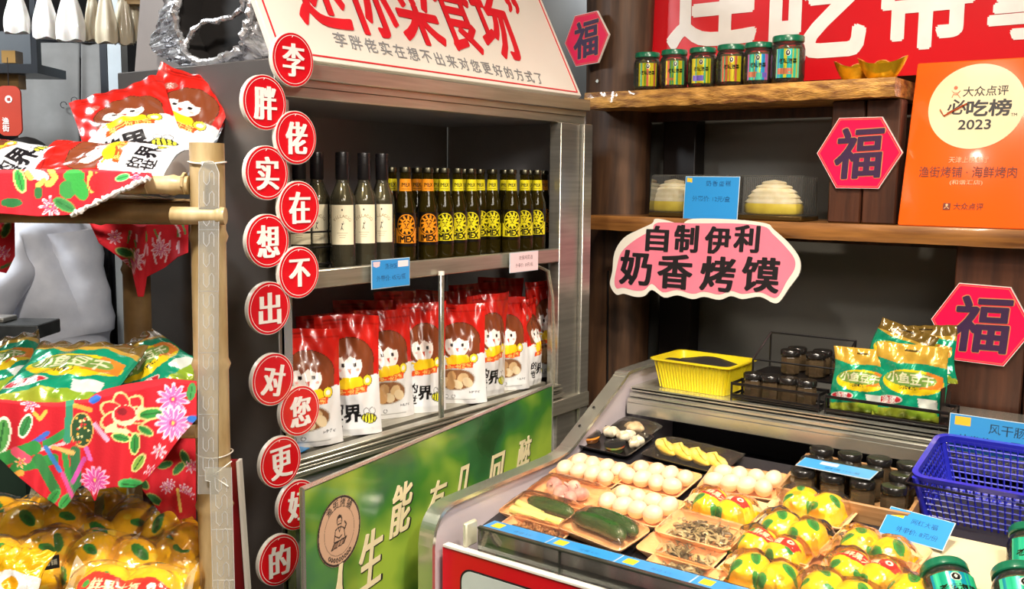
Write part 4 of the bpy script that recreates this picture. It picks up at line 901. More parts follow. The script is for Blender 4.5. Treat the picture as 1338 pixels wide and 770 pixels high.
T1 = mid((725,617),(800,638),(832,605),(746,598)); t = tray('peach foam tray of eggs nearest the left rail', T1, -.03); eggs(t, 4, 2, 'left egg tray')
T2 = mid((812,627),(870,644),(922,620),(832,606)); t = tray('peach foam tray of eggs in the middle of the back row', T2, -.05); eggs(t, 4, 2, 'middle back egg tray')
T3 = mid((915,640),(1007,649),(1030,614),(936,613)); t = tray('peach foam tray of eggs at the right of the back row', T3, .12); eggs(t, 4, 2, 'right egg tray')
T4 = mid((784,661),(857,686),(890,662),(808,633)); t = tray('peach foam tray of eggs in the second row, centre', T4, -.08, raise_=.001); eggs(t, 4, 2, 'centre egg tray', sc_=1.1)
# garlic
T5 = mid((690.5,639),(771,663),(800,642),(711.5,623)); tg = tray('peach foam tray of purple-white garlic bulbs behind the celery tray', T5, -.04, d_=.118, lift=.022)
M_GARL = mat('garlic_skin', '#e8d4cc', .4, 0, '#b98a94', 14, (1,1,.3), .3, coat=.3, ramp=(.38,.6))
b = MB(); R_ = []
for j in range(10):
    a = PI*(j+.05)/9.6; R_.append([((.020*math.sin(a))*(1+.09*abs(math.sin(2.5*2*PI*k/30)))*math.cos(2*PI*k/30), (.020*math.sin(a))*(1+.09*abs(math.sin(2.5*2*PI*k/30)))*math.sin(2*PI*k/30), -.016*math.cos(a)+.003) for k in range(30)])
b.rings(R_); b.tube([(0,0,.014),(.002,0,.022),(.006,0,.030)], [.006,.004,.003], 8); g0_ = b.build('garlic_bulb', M_GARL, None, 70)
for i, (x, y, rx, lb) in enumerate(((-.045,.012,.9,'leftmost'),(-.012,-.012,1.3,'front middle'),(.005,.02,-.8,'back middle'),(.040,.0,.6,'right'),(.030,-.026,1.2,'front right'))):
    g = g0_ if i == 0 else g0_.copy()
    if i: col.objects.link(g)
    tag(g, 'purple-white garlic bulb, %s one on the garlic tray' % lb, 'garlic', 'garlic bulbs'); place(g, tg, x, y, .020, i*1.3, rx)
# cucumbers and celery
M_CUC = mat('cucumber_skin', '#2c5a24', .3, 0, '#17360f', 12, (1,4,4), .5, bscale=120, coat=.6, detail=5); M_CEL = mat('celery_stalk', '#c6dc7e', .35, 0, '#e4ecb0', 4, (1,8,8), .2, coat=.4)
def cucumber(label, t, x, y, z, rz, L=.15, r=.018, bend=.02):
    b = MB(); pts = [(L*(k/14-.5), bend*(1-(2*k/14-1)**2), 0) for k in range(15)]; rs = [max(.003, r*(1-abs(2*k/14-1)**4)**.5 if abs(2*k/14-1) < 1 else .003) for k in range(15)]
    b.tube(pts, rs, 14); rr = random.Random(int(x*1e4))
    for k in range(70):
        u = rr.uniform(.08, .92)*14; a = rr.uniform(0, 6.28); i = int(u); q = Vector(pts[i]); b.box((q.x, q.y+rs[i]*math.cos(a), rs[i]*math.sin(a)), (.0016,.0016,.0016))
    o = tag(b.build('cucumber', M_CUC, None, 60), label, 'cucumber', 'cucumbers'); place(o, t, x, y, z, rz); return o
T6 = mid((660,661),(739,684),(763,664),(684,651)); t6 = tray('peach foam tray holding celery and one cucumber at the left rail', T6, -.03, d_=.115, lift=.022)
cucumber('dark green cucumber lying behind the celery stalks', t6, .010, .016, .022, -.05, .14, .017, .004)
for i, (x, y, rz, L, lb) in enumerate(((-.038,-.004,-.25,.085,'short celery stalk at the left end of its tray'),(.012,-.020,-.06,.12,'longer pale celery stalk at the front of its tray'),(-.02,-.028,-.12,.11,'pale celery stalk lying foremost in its tray'))):
    b = MB(); n = 12; b.rings([[(L*(k/6-.5), (.011+.002*k/6)*math.cos(PI*q/n*1.0), (.013)*math.sin(PI*q/n)) for q in range(n+1)] + [(L*(k/6-.5), .006*math.cos(PI-PI*q/n), .006*math.sin(PI-PI*q/n)) for q in range(n+1)] for k in range(7)])
    o = tag(b.build('celery_stalk', M_CEL, None, 50), lb, 'celery', 'celery stalks'); place(o, t6, x, y, .012, rz)
T8 = mid((737,690),(822.5,728),(845,703),(758,666)); t8 = tray('peach foam tray of two glossy cucumbers in front of the centre eggs', T8, -.16, w_=.185, d_=.112, lift=.024, raise_=.012)
cucumber('upper of the two glossy cucumbers sharing a tray', t8, .004, .022, .026, -.06, .155, .019, .012); cucumber('lower of the two glossy cucumbers sharing a tray', t8, -.004, -.012, .028, -.03, .155, .020, .012)
# trays of small dried goods (nobody could count them)
def heap(name, label, cat, t, matl, n, w_, d_, kind, seed):
    rr = random.Random(seed); b = MB()
    for k in range(n):
        x, y = rr.gauss(0, w_*.24), rr.gauss(0, d_*.24); x = max(-w_*.42, min(w_*.42, x)); y = max(-d_*.42, min(d_*.42, y)); z = .006 + rr.uniform(0, .018)*(1-(2*x/w_)**2)*(1-(2*y/d_)**2)
        M = Matrix.Translation((x, y, z)) @ Matrix.Rotation(rr.uniform(0, 6.28), 4, 'Z') @ Matrix.Rotation(rr.uniform(-.7, .7), 4, 'X')
        if kind == 'nut': b.lathe([(.0008,-.007),(.0045,-.004),(.0050,.001),(.0036,.005),(.0008,.007)], 7, M @ Matrix.Rotation(PI/2, 4, 'Y'))
        else:
            L = rr.uniform(.022, .045); c_ = rr.uniform(.004, .010); b.tube([(L*(q/6-.5), c_*math.sin(q*1.1+k), .003*math.sin(q*1.7+k)) for q in range(7)], [.0012,.003,.0042,.0045,.0038,.0026,.001], 6, M, mi=k % 3 % 2, flat=.45)
    mats = [matl] if kind == 'nut' else [matl, mat_('dark_dried_strip', '#5a5340', .4, coat=.3)]
    o = b.build(name, mats, None, 60); tag(o, label, cat); o['kind'] = 'stuff'; o.matrix_basis = t.matrix_basis.copy(); return o
M_NUT = mat('brown_mushroom_bits', '#b98a58', .5, 0, '#7a4e2c', 60); M_DRY = mat('dried_fish_strip', '#b3aa86', .35, 0, '#7d765a', 50, coat=.4)
T7 = mid((652,684),(735,708),(748,694),(670,672)); t7 = tray('peach foam tray of small brown mushrooms at the front left', T7, -.05, w_=.17, d_=.07, lift=.010); heap('brown_mushrooms', 'heap of small brown mushroom pieces in the front left tray', 'mushrooms', t7, M_NUT, 120, .15, .055, 'nut', 1)
T10 = mid((861,693),(957,718),(975,703),(882,668)); t10 = tray('peach foam tray of dried silver fish behind the front trays', T10, -.04, w_=.18, d_=.11, lift=.014, raise_=.008); heap('dried_fish', 'heap of dried grey-green fish strips in the middle tray', 'dried fish', t10, M_DRY, 90, .16, .10, 'strip', 2)
T11 = mid((838,712),(930,736),(945,722),(855,700)); t11 = tray('peach foam tray of dried fish below the other dried fish tray', T11, -.04, w_=.18, d_=.085, lift=.008); heap('dried_fish', 'thin layer of dried fish strips in the lower tray', 'dried fish', t11, M_DRY, 40, .16, .07, 'strip', 3)
T12 = mid((842,738),(930,762),(948,748),(862,728)); t12 = tray('peach foam tray of dried fish strips at the front price strip', T12, -.04, w_=.17, d_=.07, lift=.008); heap('dried_fish', 'heap of dried fish strips nearest the front glass', 'dried fish', t12, M_DRY, 60, .15, .055, 'strip', 4)
# yellow fruit packs
def pack_canvas(w_, d_, seed, red):
    cv = Canvas(90, 60, w_, d_, '#f4bd08'); rr = random.Random(seed)
    for k in range(14): cv.ell(rr.uniform(0, w_), rr.uniform(0, d_), rr.uniform(.006, .016), rr.uniform(.004, .010), rr.choice(['#f6d21c','#f0b408','#f8da34','#e89a0a']), rr.uniform(0, 3))
    def leaf(x, z, r, a): cv.ell(x, z, r, r*.52, '#2c8a34', a); cv.ell(x+r*.25*math.cos(a), z+r*.25*math.sin(a), r*.6, r*.26, '#1f6e2a', a)
    for x, z, a in ((.30,.66,-.9),(.80,.58,-.7),(.10,.22,.5),(.56,.18,-.6)): leaf(w_*x+rr.uniform(-.01,.01), d_*z+rr.uniform(-.008,.008), rr.uniform(.017,.025), a+rr.uniform(-.4,.4))
    if red:
        cv.poly([(w_*.06,d_*.66),(w_*.2,d_*.80),(w_*.5,d_*.70),(w_*.8,d_*.74),(w_*.95,d_*.64),(w_*.92,d_*.40),(w_*.6,d_*.44),(w_*.35,d_*.40),(w_*.10,d_*.46)], '#d81f1c'); cv.ell(w_*.5, d_*.84, w_*.18, d_*.09, '#f6c81c').text('鲜果大福', w_*.45, d_*.57, w_*.12, '#f8e0c0', -.05, .02); cv.ell(w_*.8, d_*.60, .008, .007, '#f4e8e0').ell(w_*.8, d_*.60, .004, .004, '#d81f1c'); cv.ell(w_*.17, d_*.60, .007, .008, '#2c9a3a')
    return cv
M_PACK = mat('glossy_wrapper', vcol=True, rough=.18, coat=1.0, bump=.9, bscale=38)
M_FILM2 = film('crinkled_clear_film', '#fffaf0', .02, .9, .06, 1.0, 36, ior=1.28)
M_SEAL = film('wrapper_seal', '#f6f0d0', .30, 1.0, .1, .6, 60)
def yellow_pack(label, seed, red, w_=.165, d_=.095, group='yellow fruit packs'):
    t = thing('yellow_fruit_pack', label, 'food pack', (0, 0, 0), 0, group); rr = random.Random(seed); a, c_ = rr.uniform(0, 6), rr.uniform(0, 6)
    def hgt(u, v):
        e = max(0, (1-abs(2*u-1)**3.5)*(1-abs(2*v-1)**3)); dome = max(math.sqrt(max(0, 1-((u-q)/.285)**2-((v-.5)/.52)**2)) for q in (.27, .73))
        return (.033*dome**.8 + .012*e**.5)*min(1, e*3) + .0020*math.sin(14*u+a)*math.sin(11*v+c_)*e
    cv = pack_canvas(w_, d_, seed, red)
    painted('wrapper', lambda u, v: ((u-.5)*w_*.86, (v-.5)*d_*(1-.10*abs(2*u-1)**3), .003+hgt(u, v)), cv, M_PACK, t)
    MB().grid(lambda u, v: ((u-.5)*w_*.86, (v-.5)*d_*(1-.10*abs(2*u-1)**3), .003-.002*(1-(2*u-1)**2)*(1-(2*v-1)**2)), 12, 8).build('underside', mat_('yellow_film', '#e9b90c', .3, coat=.5), t, 60, fix=False)
    MB().grid(lambda u, v: ((u-.5)*w_*.94, (v-.5)*d_*1.06, .005+.94*hgt(min(1, max(0, .5+(u-.5)*.93)), .5+(v-.5)*.94)+.007*(1-abs(2*v-1)**4)+.0030*math.sin(19*u+a+4*v)*math.sin(13*v+c_)), 34, 24).build('clear_film', M_FILM2, t, 50, fix=False)
    for s_ in (-1, 1): MB().grid(lambda u, v: (s_*(w_*.43+u*w_*.09), (v-.5)*d_*(.9+.25*u), .004+.006*u*math.sin(9*v+a)+.010*u), 6, 14).build('crimped_end', M_SEAL, t, 80, fix=False)
    return t
YP = [ # px, py, yaw, red, lift, tray?, label
 (943,655,-.12,1,.020,(T9:=mid((886,661),(984,688),(1002,664),(912,642))),'with red band, right of the centre eggs'),
 (1066,655,-.10,0,.024,mid((1003,662),(1095,690),(1128,655),(1035,637)),'on the tray in front of the dark jars'),
 (1038,692,-.16,0,.014,None,'with green leaves, behind the red banded one'),
 (1008,716,-.18,1,.010,None,'with red band, left of centre among the right trays'),
 (998,748,-.14,0,.014,mid((938,752),(1040,778),(1062,748),(962,728)),'beside the front dried fish'),
 (1140,705,-.2,0,.020,mid((1085,722),(1180,748),(1205,716),(1110,692)),'below the blue price card'),
 (1132,745,-.05,1,.014,None,'with red band, at the front right of the trays'),
 (1085,770,-.1,0,.010,mid((1040,778),(1130,800),(1150,775),(1065,752)),'cut by the lower edge of the picture'),
 (1205,775,-.1,0,.012,mid((1160,788),(1240,805),(1260,775),(1180,760)),'at the front right below the glass jars')]
for i, (px, py, yaw, red, lift, tp, lb) in enumerate(YP):
    if tp is not None: tt = tray('peach foam tray of the yellow pack ' + lb, tp, yaw*.6, w_=.185, d_=.135, film__=False, raise_=.0)
    p = DK(px, py, lift+.02) - Vector((0, 0, .02))
    if tp is not None: p = Vector((tp.x, tp.y, tp.z+.006))
    y_ = yellow_pack('glossy yellow fruit pack ' + lb, 70+i, red); y_.matrix_basis = Matrix.Translation(p) @ Matrix.Rotation(TILT+.06, 4, 'X') @ Matrix.Rotation(yaw, 4, 'Z')
for i, (px, py, lb) in enumerate(((1075,735,'empty peach foam tray between the yellow packs'),(1180,768,'empty peach foam tray left of the glass jars'))):
    tray(lb, DK(px, py), -.1, w_=.17, d_=.12, film__=True)
# black trays at the back left
tb = tray('black tray with two sauce cups and wrapped bites beside the slanted rail', DK(798, 582), -.05, w_=.20, d_=.14, h=.018, matl=M_FOAMB, lift=.02, film__=False, name='black_tray', group=None)
def cup(label, t, x, y, c, c2=None):
    r = thing('sauce_cup', label, 'cup', (0, 0, 0)); MB().lathe([(.022, 0), (.027, .018), (.028, .018), (.0285, .020)], 24, cap=False).build('cup_wall', M_PET, r)
    b = MB(); b.lathe([(.0215, .001), (.0255, .013), (.012, .0155), (.001, .016)], 24); b.build('filling', mat_(c+'_filling', c, .4, 0, c2, 60, (1,1,1), .4, coat=.3), r, 60)
    MB().lathe([(.0285,.020),(.029,.021),(.0285,.0225),(.001,.0228)], 24).build('lid', M_PET, r); place(r, t, x, y, .004); return r
cup('small clear cup of orange salad on the black tray', tb, -.058, -.008, '#e88a1c', '#f0a640'); cup('small clear cup of green and red salad on the black tray', tb, .035, -.030, '#5f8a3a', '#a83a28')
M_WR = mat('wrapped_white_bite', '#e6dcc4', .3, 0, '#b8aa8a', 30, (1,1,1), .5, coat=.8)
def crumple(nm, label, cat, M, sx, sy, sz, seed, matl, grp=None):
    rr = random.Random(seed); ph = [rr.uniform(0, 6) for _ in range(6)]; b = MB()
    b.rings([[(sx*math.sin(a)**.7*math.cos(q)*(1+.15*math.sin(3*q+ph[0])), sy*math.sin(a)**.7*math.sin(q)*(1+.15*math.sin(4*q+ph[1]))*(1+.1*math.sin(9*q+ph[2])), sz*(-math.cos(a))*(1+.2*math.sin(5*q+ph[3]))) for q in [2*PI*k/22 for k in range(22)]] for a in [PI*(j+.05)/9.1 for j in range(10)]])
    o = tag(b.build(nm, matl, None, 40), label, cat, grp); o.matrix_basis = M; return o
for i, (x, y, lb) in enumerate(((-.02,.035,'back left'),(.03,.030,'back middle'),(.075,.012,'right end'))):
    crumple('wrapped_bite', 'white film-wrapped bite at the %s of the black cup tray' % lb, 'snack', tb.matrix_basis @ Matrix.Translation((x, y, .021)) @ Matrix.Rotation(i*.8, 4, 'Z'), .026, .017, .013, i, M_WR, 'white wrapped bites')
ty = tray('black tray with four yellow pastries behind the middle eggs', DK(905, 601), -.10, w_=.235, d_=.13, h=.016, matl=M_FOAMB, lift=.014, name='black_tray', group=None)
M_YP = mat('yellow_pastry', '#f3cf1e', .4, 0, '#e8d98a', 30, (1,1,1), .4, coat=.4)
for i in range(4):
    b = MB(); b.rings([[(x, .014*s_*math.cos(q)*(1+.1*math.sin(5*q)), .010*s_*math.sin(q)+.010) for q in [2*PI*k/16 for k in range(16)]] for x, s_ in ((-.040,.15),(-.030,.55),(-.015,.9),(.005,1.0),(.022,.8),(.034,.5),(.042,.15))])
    b.tube([(-.034,0,.012),(-.01,.004,.021),(.015,-.002,.021),(.034,0,.014)], .003, 6)
    o = tag(b.build('yellow_pastry', M_YP, None, 70), 'yellow leaf shaped pastry, %s from the left on the black tray' % ('first','second','third','fourth')[i], 'pastry', 'yellow pastries'); place(o, ty, -.078+i*.052, -.005-i*.003, .004, -.55); o.scale = (1.25, 1.5, 1.5)
tc_ = tray('small empty-looking black film-wrapped tray behind the cup tray', DK(830, 566), -.05, w_=.13, d_=.09, h=.014, matl=M_FOAMB, lift=.02, name='black_tray', group=None)
crumple('wrapped_bite', 'film wrapped bite on the small rear black tray', 'snack', tc_.matrix_basis @ Matrix.Translation((0, 0, .018)), .03, .02, .012, 9, M_WR, 'white wrapped bites')

# front blue price strips
M_BL = mat('blue_price_strip', '#2f8fd6', .25, 0, '#2a86cc', 5, coat=.5)
xs = [-1.32, -1.15, -.98, -.81, -.64]
for i in range(4):
    def ds(cv, w_, h_, i=i): cv.rect(w_*.08, h_*.35, w_*.24, h_*.85, '#e8c92a'); cv.text(('香菇 5元','皮蛋 6元','黄瓜 5元','海鲜干 8元')[i], w_*.6, h_*.5, .013, '#1f5f9c', 0, .0)
    x_ = (xs[i]+xs[i+1])/2
    price_card('price_strip', 'blue price strip, %s from the left along the front glass' % ('first','second','third','fourth')[i], (x_, 1.697, .8262), 0, .166, .054, '#2f8fd6', ds, tilt=-PI/2, cat='price strip')['group'] = 'blue price strips along the front glass'

# dark jars in the wooden tray, inside the case
M_DKG = film('smoky_jar_glass', '#8a7458', .25, 1.0, .06); M_CHILI = mat('chili_oil_sauce', '#7a3312', .35, 0, '#2c140a', 60, (1,1,1), .3, ramp=(.4,.6)); M_LIDK = mat('black_jar_lid', '#1a1817', .25, coat=.5)
def sauce_jar(label, loc, group, s_=1.0):
    t = thing('sauce_jar', label, 'jar', loc, rnd.uniform(0, 1), group)
    MB().lathe([(.024*s_,0),(.027*s_,.004),(.027*s_,.045*s_),(.024*s_,.052*s_)], 8).build('glass_body', M_DKG, t, 30)
    MB().lathe([(.022*s_,.003),(.025*s_,.006),(.025*s_,.040*s_),(.001,.041*s_)], 8).build('sauce', M_CHILI, t, 30)
    MB().lathe([(.0255*s_,.052*s_),(.0275*s_,.054*s_),(.0275*s_,.066*s_),(.025*s_,.069*s_),(.001,.0692*s_)], 24).build('lid', M_LIDK, t); return t
wt = thing('wooden_jar_tray', 'shallow light wooden tray holding black-lidded jars inside the case', 'tray', (0,0,0))
WC = DK(1117, 652); wt.matrix_basis = Matrix.Translation(WC) @ Matrix.Rotation(TILT, 4, 'X')
M_WOODL = mat('light_wood', '#b98f62', .45, 0, '#9a7248', 5, (2,2,20), .1, detail=6)
b = MB(); 
for c, d in (((0,0,.004),(.285,.19,.008)),((0,-.095,.022),(.285,.008,.044)),((0,.095,.022),(.285,.008,.044)),((-.1425,0,.022),(.008,.19,.044)),((.1425,0,.022),(.008,.19,.044))): b.box(c, d, bev=.001)
b.build('tray_frame', M_WOODL, wt)
names = ['first','second','third','fourth','fifth']
s0 = None
for j in range(3):
    for i in range(4):
        lb = 'black-lidded jar in the wooden tray, %s from the left in the %s row' % (names[i], ('front','middle','back')[j]); loc = wt.matrix_basis @ Vector((-.1+i*.0665, -.060+j*.060, .0085))
        if s0 is None: s0 = sauce_jar(lb, loc, 'black-lidded jars inside the case'); s0k = kids(s0)
        else: dup(s0, loc, rnd.uniform(0, 1), lb, None, s0k)
pc = wt.matrix_basis @ Vector((-.03, -.03, .084))
price_card('price_card', 'blue price card lying on the black jar lids inside the case', pc, -.05, .165, .05, '#3f95d8', lambda cv, w_, h_: cv.rect(w_*.25, h_*.55, w_*.5, h_*.9, '#b8c6e0').text('秘制酱 12元/瓶', w_*.6, h_*.3, .012, INK), tilt=-1.45)
p = DK(1197, 690, .03); price_card('price_card', 'blue price card with yellow tag leaning over the trays before the blue basket', p, -.20, .135, .066, '#2f8fd6', lambda cv, w_, h_: cv.rect(w_*.06, h_*.70, w_*.26, h_*.92, '#e8c92a').text('网红大福', w_*.6, h_*.68, .014, INK).text('外带价: 8元/份', w_*.55, h_*.30, .014, INK), tilt=-.85)

# blue basket on a white board
bc = DK(1194, 678); BW, BD, BH = .38, .22, .116
wb_ = thing('white_board', 'flat white board lying under the blue basket', 'board', (0,0,0)); wb_.matrix_basis = Matrix.Translation(bc + Vector((BW/2-.005, BD/2-.01, .001))) @ Matrix.Rotation(TILT, 4, 'X')
b = MB(); b.box((0, 0, .004), (BW+.03, BD+.03, .008), bev=.001); b.build('sheet', M_WHITE, wb_)
bk = thing('blue_plastic_basket', 'royal blue plastic basket with lattice sides at the right of the case', 'basket', (0,0,0)); bk.matrix_basis = Matrix.Translation(bc + Vector((BW/2, BD/2, .0115))) @ Matrix.Rotation(TILT, 4, 'X')
M_BLU = mat('royal_blue_plastic', '#2a2fc0', .3, 0, '#2226ac', 6, coat=.3)
def bside(name, A, B, A2, B2, nu, nv, t=.004):     # lattice between bottom A-B and top A2-B2
    b = MB(); A, B, A2, B2 = map(Vector, (A, B, A2, B2))
    for k in range(nu+1): u = k/nu; b.tube([A.lerp(B, u), A2.lerp(B2, u)], t*.55, 4)
    for k in range(nv+1): v = k/nv; b.tube([A.lerp(A2, v), B.lerp(B2, v)], t*.55, 4)
    return b.build(name, M_BLU, bk, 20)
k_ = .88; x, y, X, Y_ = BW/2*k_, BD/2*k_, BW/2, BD/2
bside('front_lattice', (-x,-y,.004), (x,-y,.004), (-X,-Y_,BH*.92), (X,-Y_,BH*.92), 26, 7); bside('back_lattice', (-x,y,.004), (x,y,.004), (-X,Y_,BH*.92), (X,Y_,BH*.92), 26, 7)
bside('side_lattice', (-x,-y,.004), (-x,y,.004), (-X,-Y_,BH*.92), (-X,Y_,BH*.92), 14, 7); bside('side_lattice', (x,-y,.004), (x,y,.004), (X,-Y_,BH*.92), (X,Y_,BH*.92), 14, 7)
bside('floor_lattice', (-x,-y,.004), (x,-y,.004), (-x,y,.004), (x,y,.004), 26, 14)
b = MB(); rr1 = rr_ring(BW+.012, BD+.012, .03, BH*.90, 6); rr2 = rr_ring(BW+.018, BD+.018, .032, BH, 6); rr3 = rr_ring(BW-.004, BD-.004, .026, BH, 6); rr4 = rr_ring(BW-.004, BD-.004, .026, BH*.86, 6)
b.rings([rr1, rr2, rr3, rr4], cap0=False, cap1=False); b.build('rim', M_BLU, bk, 40)
b = MB()
for sx in (-1, 1):
    for sy in (-1, 1): MB().tube([(sx*x*.99, sy*y*.99, .004), (sx*X*.985, sy*Y_*.985, BH*.95)], .008, 8).build('corner_post', M_BLU, bk, 40)
b = MB(); b.tube([(-X-.014, .0, BH*.86), (-X-.014, -Y_-.010, BH*.84), (-X*.35, -Y_-.016, BH*.84)], .0028, 6); b.tube([(X*.05, -Y_-.016, BH*.84), (X+.012, -Y_-.012, BH*.84)], .0028, 6); b.build('folded_handle', M_CAPB, bk)
cb_ = thing('cream_board', 'flat cream board lying under the tipped pickle jars at the lower right', 'board', (0,0,0)); cb_.matrix_basis = Matrix.Translation(DK(1330, 752)) @ Matrix.Rotation(TILT, 4, 'X'); MB().box((0,0,.003), (.34,.17,.005), bev=.001).build('sheet', mat_('cream_sheet', '#e6d4ac', .5), cb_)
# big pickle jars at the lower right
for i, (px, py, s_, tl, rz, lb) in enumerate(((1258,792,1.25,-1.0,.35,'tipped pickle jar with teal label at the front right, left of its neighbour'),(1345,800,1.25,-.95,.25,'tipped pickle jar with teal label at the lower right corner of the picture'),(1352,742,1.2,-.8,.1,'pickle jar with teal label at the right edge, before the blue basket'))):
    p = DK(px, py, .05) - Vector((0, 0, .045)); j_ = pickle_jar('glass ' + lb, (0,0,0), 0, 80+i, 2, 'teal labelled pickle jars at the right of the case', s_)
    j_.matrix_basis = Matrix.Translation(p) @ Matrix.Rotation(face_cam(p, rz), 4, 'Z') @ Matrix.Rotation(tl, 4, 'X')

# ---- on the steel counter
ZC = 1.0205
ybk = thing('yellow_plastic_basket', 'yellow ribbed plastic basket with dark contents on the steel counter', 'basket', (-1.192, 2.520, ZC), -.02)
M_YB = mat('yellow_plastic', '#e2cf1e', .35, 0, '#d6c118', 5, sss=.1, coat=.2)
def yring(w_, d_, z, rib=0.0):
    o = []
    for k, (x, y, z_) in enumerate(rr_ring(w_, d_, .02, z, 4)): o.append((x, y, z_))
    return o
b = MB(); b.rings([yring(.20,.14,0), yring(.23,.17,.078), yring(.25,.19,.080), yring(.25,.19,.084), yring(.228,.168,.084), yring(.195,.135,.004)]); b.build('basket_body', M_YB, ybk, 40)
b = MB()
for k in range(24): u = k/23; b.tube([(-.095+.19*u, -.0705, .002), (-.108+.216*u, -.0845, .077)], .0022, 4)
for k in range(14): u = k/13; b.tube([(.1005, -.062+.124*u, .002), (.1150, -.075+.150*u, .077)], .0022, 4)
b.build('ribs', M_YB, ybk, 40, kind='stuff')
b = MB(); b.grid(lambda u, v: ((u-.5)*.21, (v-.5)*.15, .070+.008*math.sin(6*u+2*v)*math.sin(5*v)), 16, 12); b.build('dark_contents', M_BLK, ybk, 60, fix=False)
# jar racks
def wire_rack(label, x0, x1, y0, y1, z0, hs, name='black_wire_rack'):
    t = thing(name, label, 'rack', ((x0+x1)/2, (y0+y1)/2, z0)); X_, Y__ = (x1-x0)/2, (y1-y0)/2; b = MB()
    for z in hs: b.tube([(-X_,-Y__,z),(X_,-Y__,z),(X_,Y__,z),(-X_,Y__,z)], .0028, 6, closed=True, flat=1.6)
    for sx in (-1, 1):
        for sy in (-1, 1): b.cyl((sx*X_, sy*Y__, 0), (sx*X_, sy*Y__, hs[-1]+.004), .003, n=6)
    b.box((0, 0, .006), (2*X_, 2*Y__, .003)); b.build('wire_frame', M_CAPB, t); return t
xj = [onz(px, 528, ZC).x for px in (971, 1001.6, 1031.7, 1063)]
rkx0, rkx1 = xj[0]-.045, xj[3]+.045; s1j = None
wire_rack('low black wire rack holding the front row of sauce jars on the counter', rkx0, rkx1, 2.425, 2.495, ZC, (.014, .045))
rs2 = thing('black_wire_rack', 'raised black rack step holding the rear row of sauce jars', 'rack', ((rkx0+rkx1)/2+.02, 2.575, ZC)); b = MB(); W_ = (rkx1-rkx0)/2; b.box((0, 0, .062), (2*W_, .12, .005)); b.tube([(-W_,-.06,.10),(W_,-.06,.10)], .0025, 6); b.tube([(-W_,.06,.16),(W_,.06,.16)], .003, 6)
for sx in (-1, 1): b.tube([(sx*W_,-.06,0),(sx*W_,-.06,.10),(sx*W_,.06,.16),(sx*W_,.06,0)], .003, 6)
b.build('rack_frame', M_CAPB, rs2)
for i in range(4):
    lb = 'dark sauce jar, %s from the left in the front row on the counter rack' % names[i]; loc = (xj[i], 2.460, ZC+.0085)
    if s1j is None: s1j = sauce_jar(lb, loc, 'dark sauce jars on the counter rack', .95); s1k = kids(s1j)
    else: dup(s1j, loc, .3*i, lb, None, s1k)
for j, (y, nn) in enumerate(((2.55, 4), (2.60, 4))):
    for i in range(nn):
        dup(s1j, (xj[0]+.065+i*.070, y+.002, ZC+.066), .4*i, 'dark sauce jar, %s from the left in the %s row on the raised rack' % (names[i], ('middle', 'rear')[j]), None, s1k)
# green snack bags
def bag_canvas(w_, h_, seed, dark=False):
    cv = Canvas(84, 110, w_, h_, '#0d9670'); rr = random.Random(seed); W, H = w_, h_
    cv.rect(0, H*.80, W, H, '#caa23c').poly([(0,H*.80),(W*.3,H*.74),(W*.7,H*.76),(W,H*.72),(W,H*.86),(0,H*.86)], '#caa23c'); cv.rect(0, 0, W, H*.07, '#b9962e')
    cv.ell(W*.52, H*.50, W*.44, H*.17, '#f0cf1e').poly([(W*.62,H*.42),(W*.95,H*.44),(W*.95,H*.60),(W*.72,H*.66)], '#e88a30').ell(W*.48, H*.54, W*.38, H*.10, '#7aa04a'); cv.text('小鱼豆干', W*.48, H*.545, W*.17, '#e8e8c0', -.05, .03).text('休闲食品', W*.45, H*.42, W*.06, '#3a3a20')
    cv.poly([(0,H*.10),(W*.5,H*.16),(W,H*.08),(W,0),(0,0)], '#a8b83a').ell(W*.7, H*.10, W*.22, H*.07, '#8fb030'); cv.ell(W*.22, H*.24, W*.20, H*.06, '#e8d8d0', .1).ell(W*.22, H*.24, W*.18, H*.05, '#c8303a', .1).text('渔家', W*.22, H*.24, W*.11, '#f4ece8', .1, .03); cv.poly([(W*.62,H*.30),(W*.9,H*.30),(W*.92,H*.16),(W*.66,H*.16)], '#dfe6dc')
    cv.rect(W*.4, H*.90, W*.62, H*.93, '#5a4a20')
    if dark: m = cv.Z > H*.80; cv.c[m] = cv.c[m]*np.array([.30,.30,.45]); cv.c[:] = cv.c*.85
    return cv
M_BAG = mat('foil_bag_print', vcol=True, rough=.22, metal=.25, coat=.9, bump=.8, bscale=30)
def snack_bag(label, w_, h_, seed, thick=.030, name='green_snack_bag', group='green and gold snack bags', canvas=None):
    t = thing(name, label, 'snack bag', (0,0,0), 0, group); rr = random.Random(seed); a = [rr.uniform(0, 6) for _ in range(6)]
    def f(sgn):
        def g(u, v):
            e = max(0, 1-abs(2*u-1)**2.6)**.6*max(0, 1-abs(2*v-1)**3)**.6; wr = .0035*math.sin(10*u+a[0]+6*v)*math.sin(9*v+a[1])+.0018*math.sin(26*u+a[2]-9*v)*math.sin(15*v+a[3])
            fl = .0035*math.sin(34*u+a[4])*(abs(2*v-1)**4)
            return ((u-.5)*w_*(1-.05*math.sin(PI*v)) + .003*math.sin(7*v+a[5]), -sgn*(thick*e*.5+.0006) + wr*(.4+e) + fl, h_*v)
        return g
    painted('front_foil', f(1), canvas or bag_canvas(w_, h_, seed), M_BAG, t); cb = Canvas(30, 40, w_, h_, '#b9962e'); cb.rect(0, h_*.1, w_, h_*.8, '#0d8060'); painted('back_foil', f(-1), cb, M_BAG, t); return t
def stand(o, p, rz, rx=0.0, roll=0.0): o.matrix_basis = Matrix.Translation(p) @ Matrix.Rotation(rz, 4, 'Z') @ Matrix.Rotation(roll, 4, 'Y') @ Matrix.Rotation(rx, 4, 'X'); return o
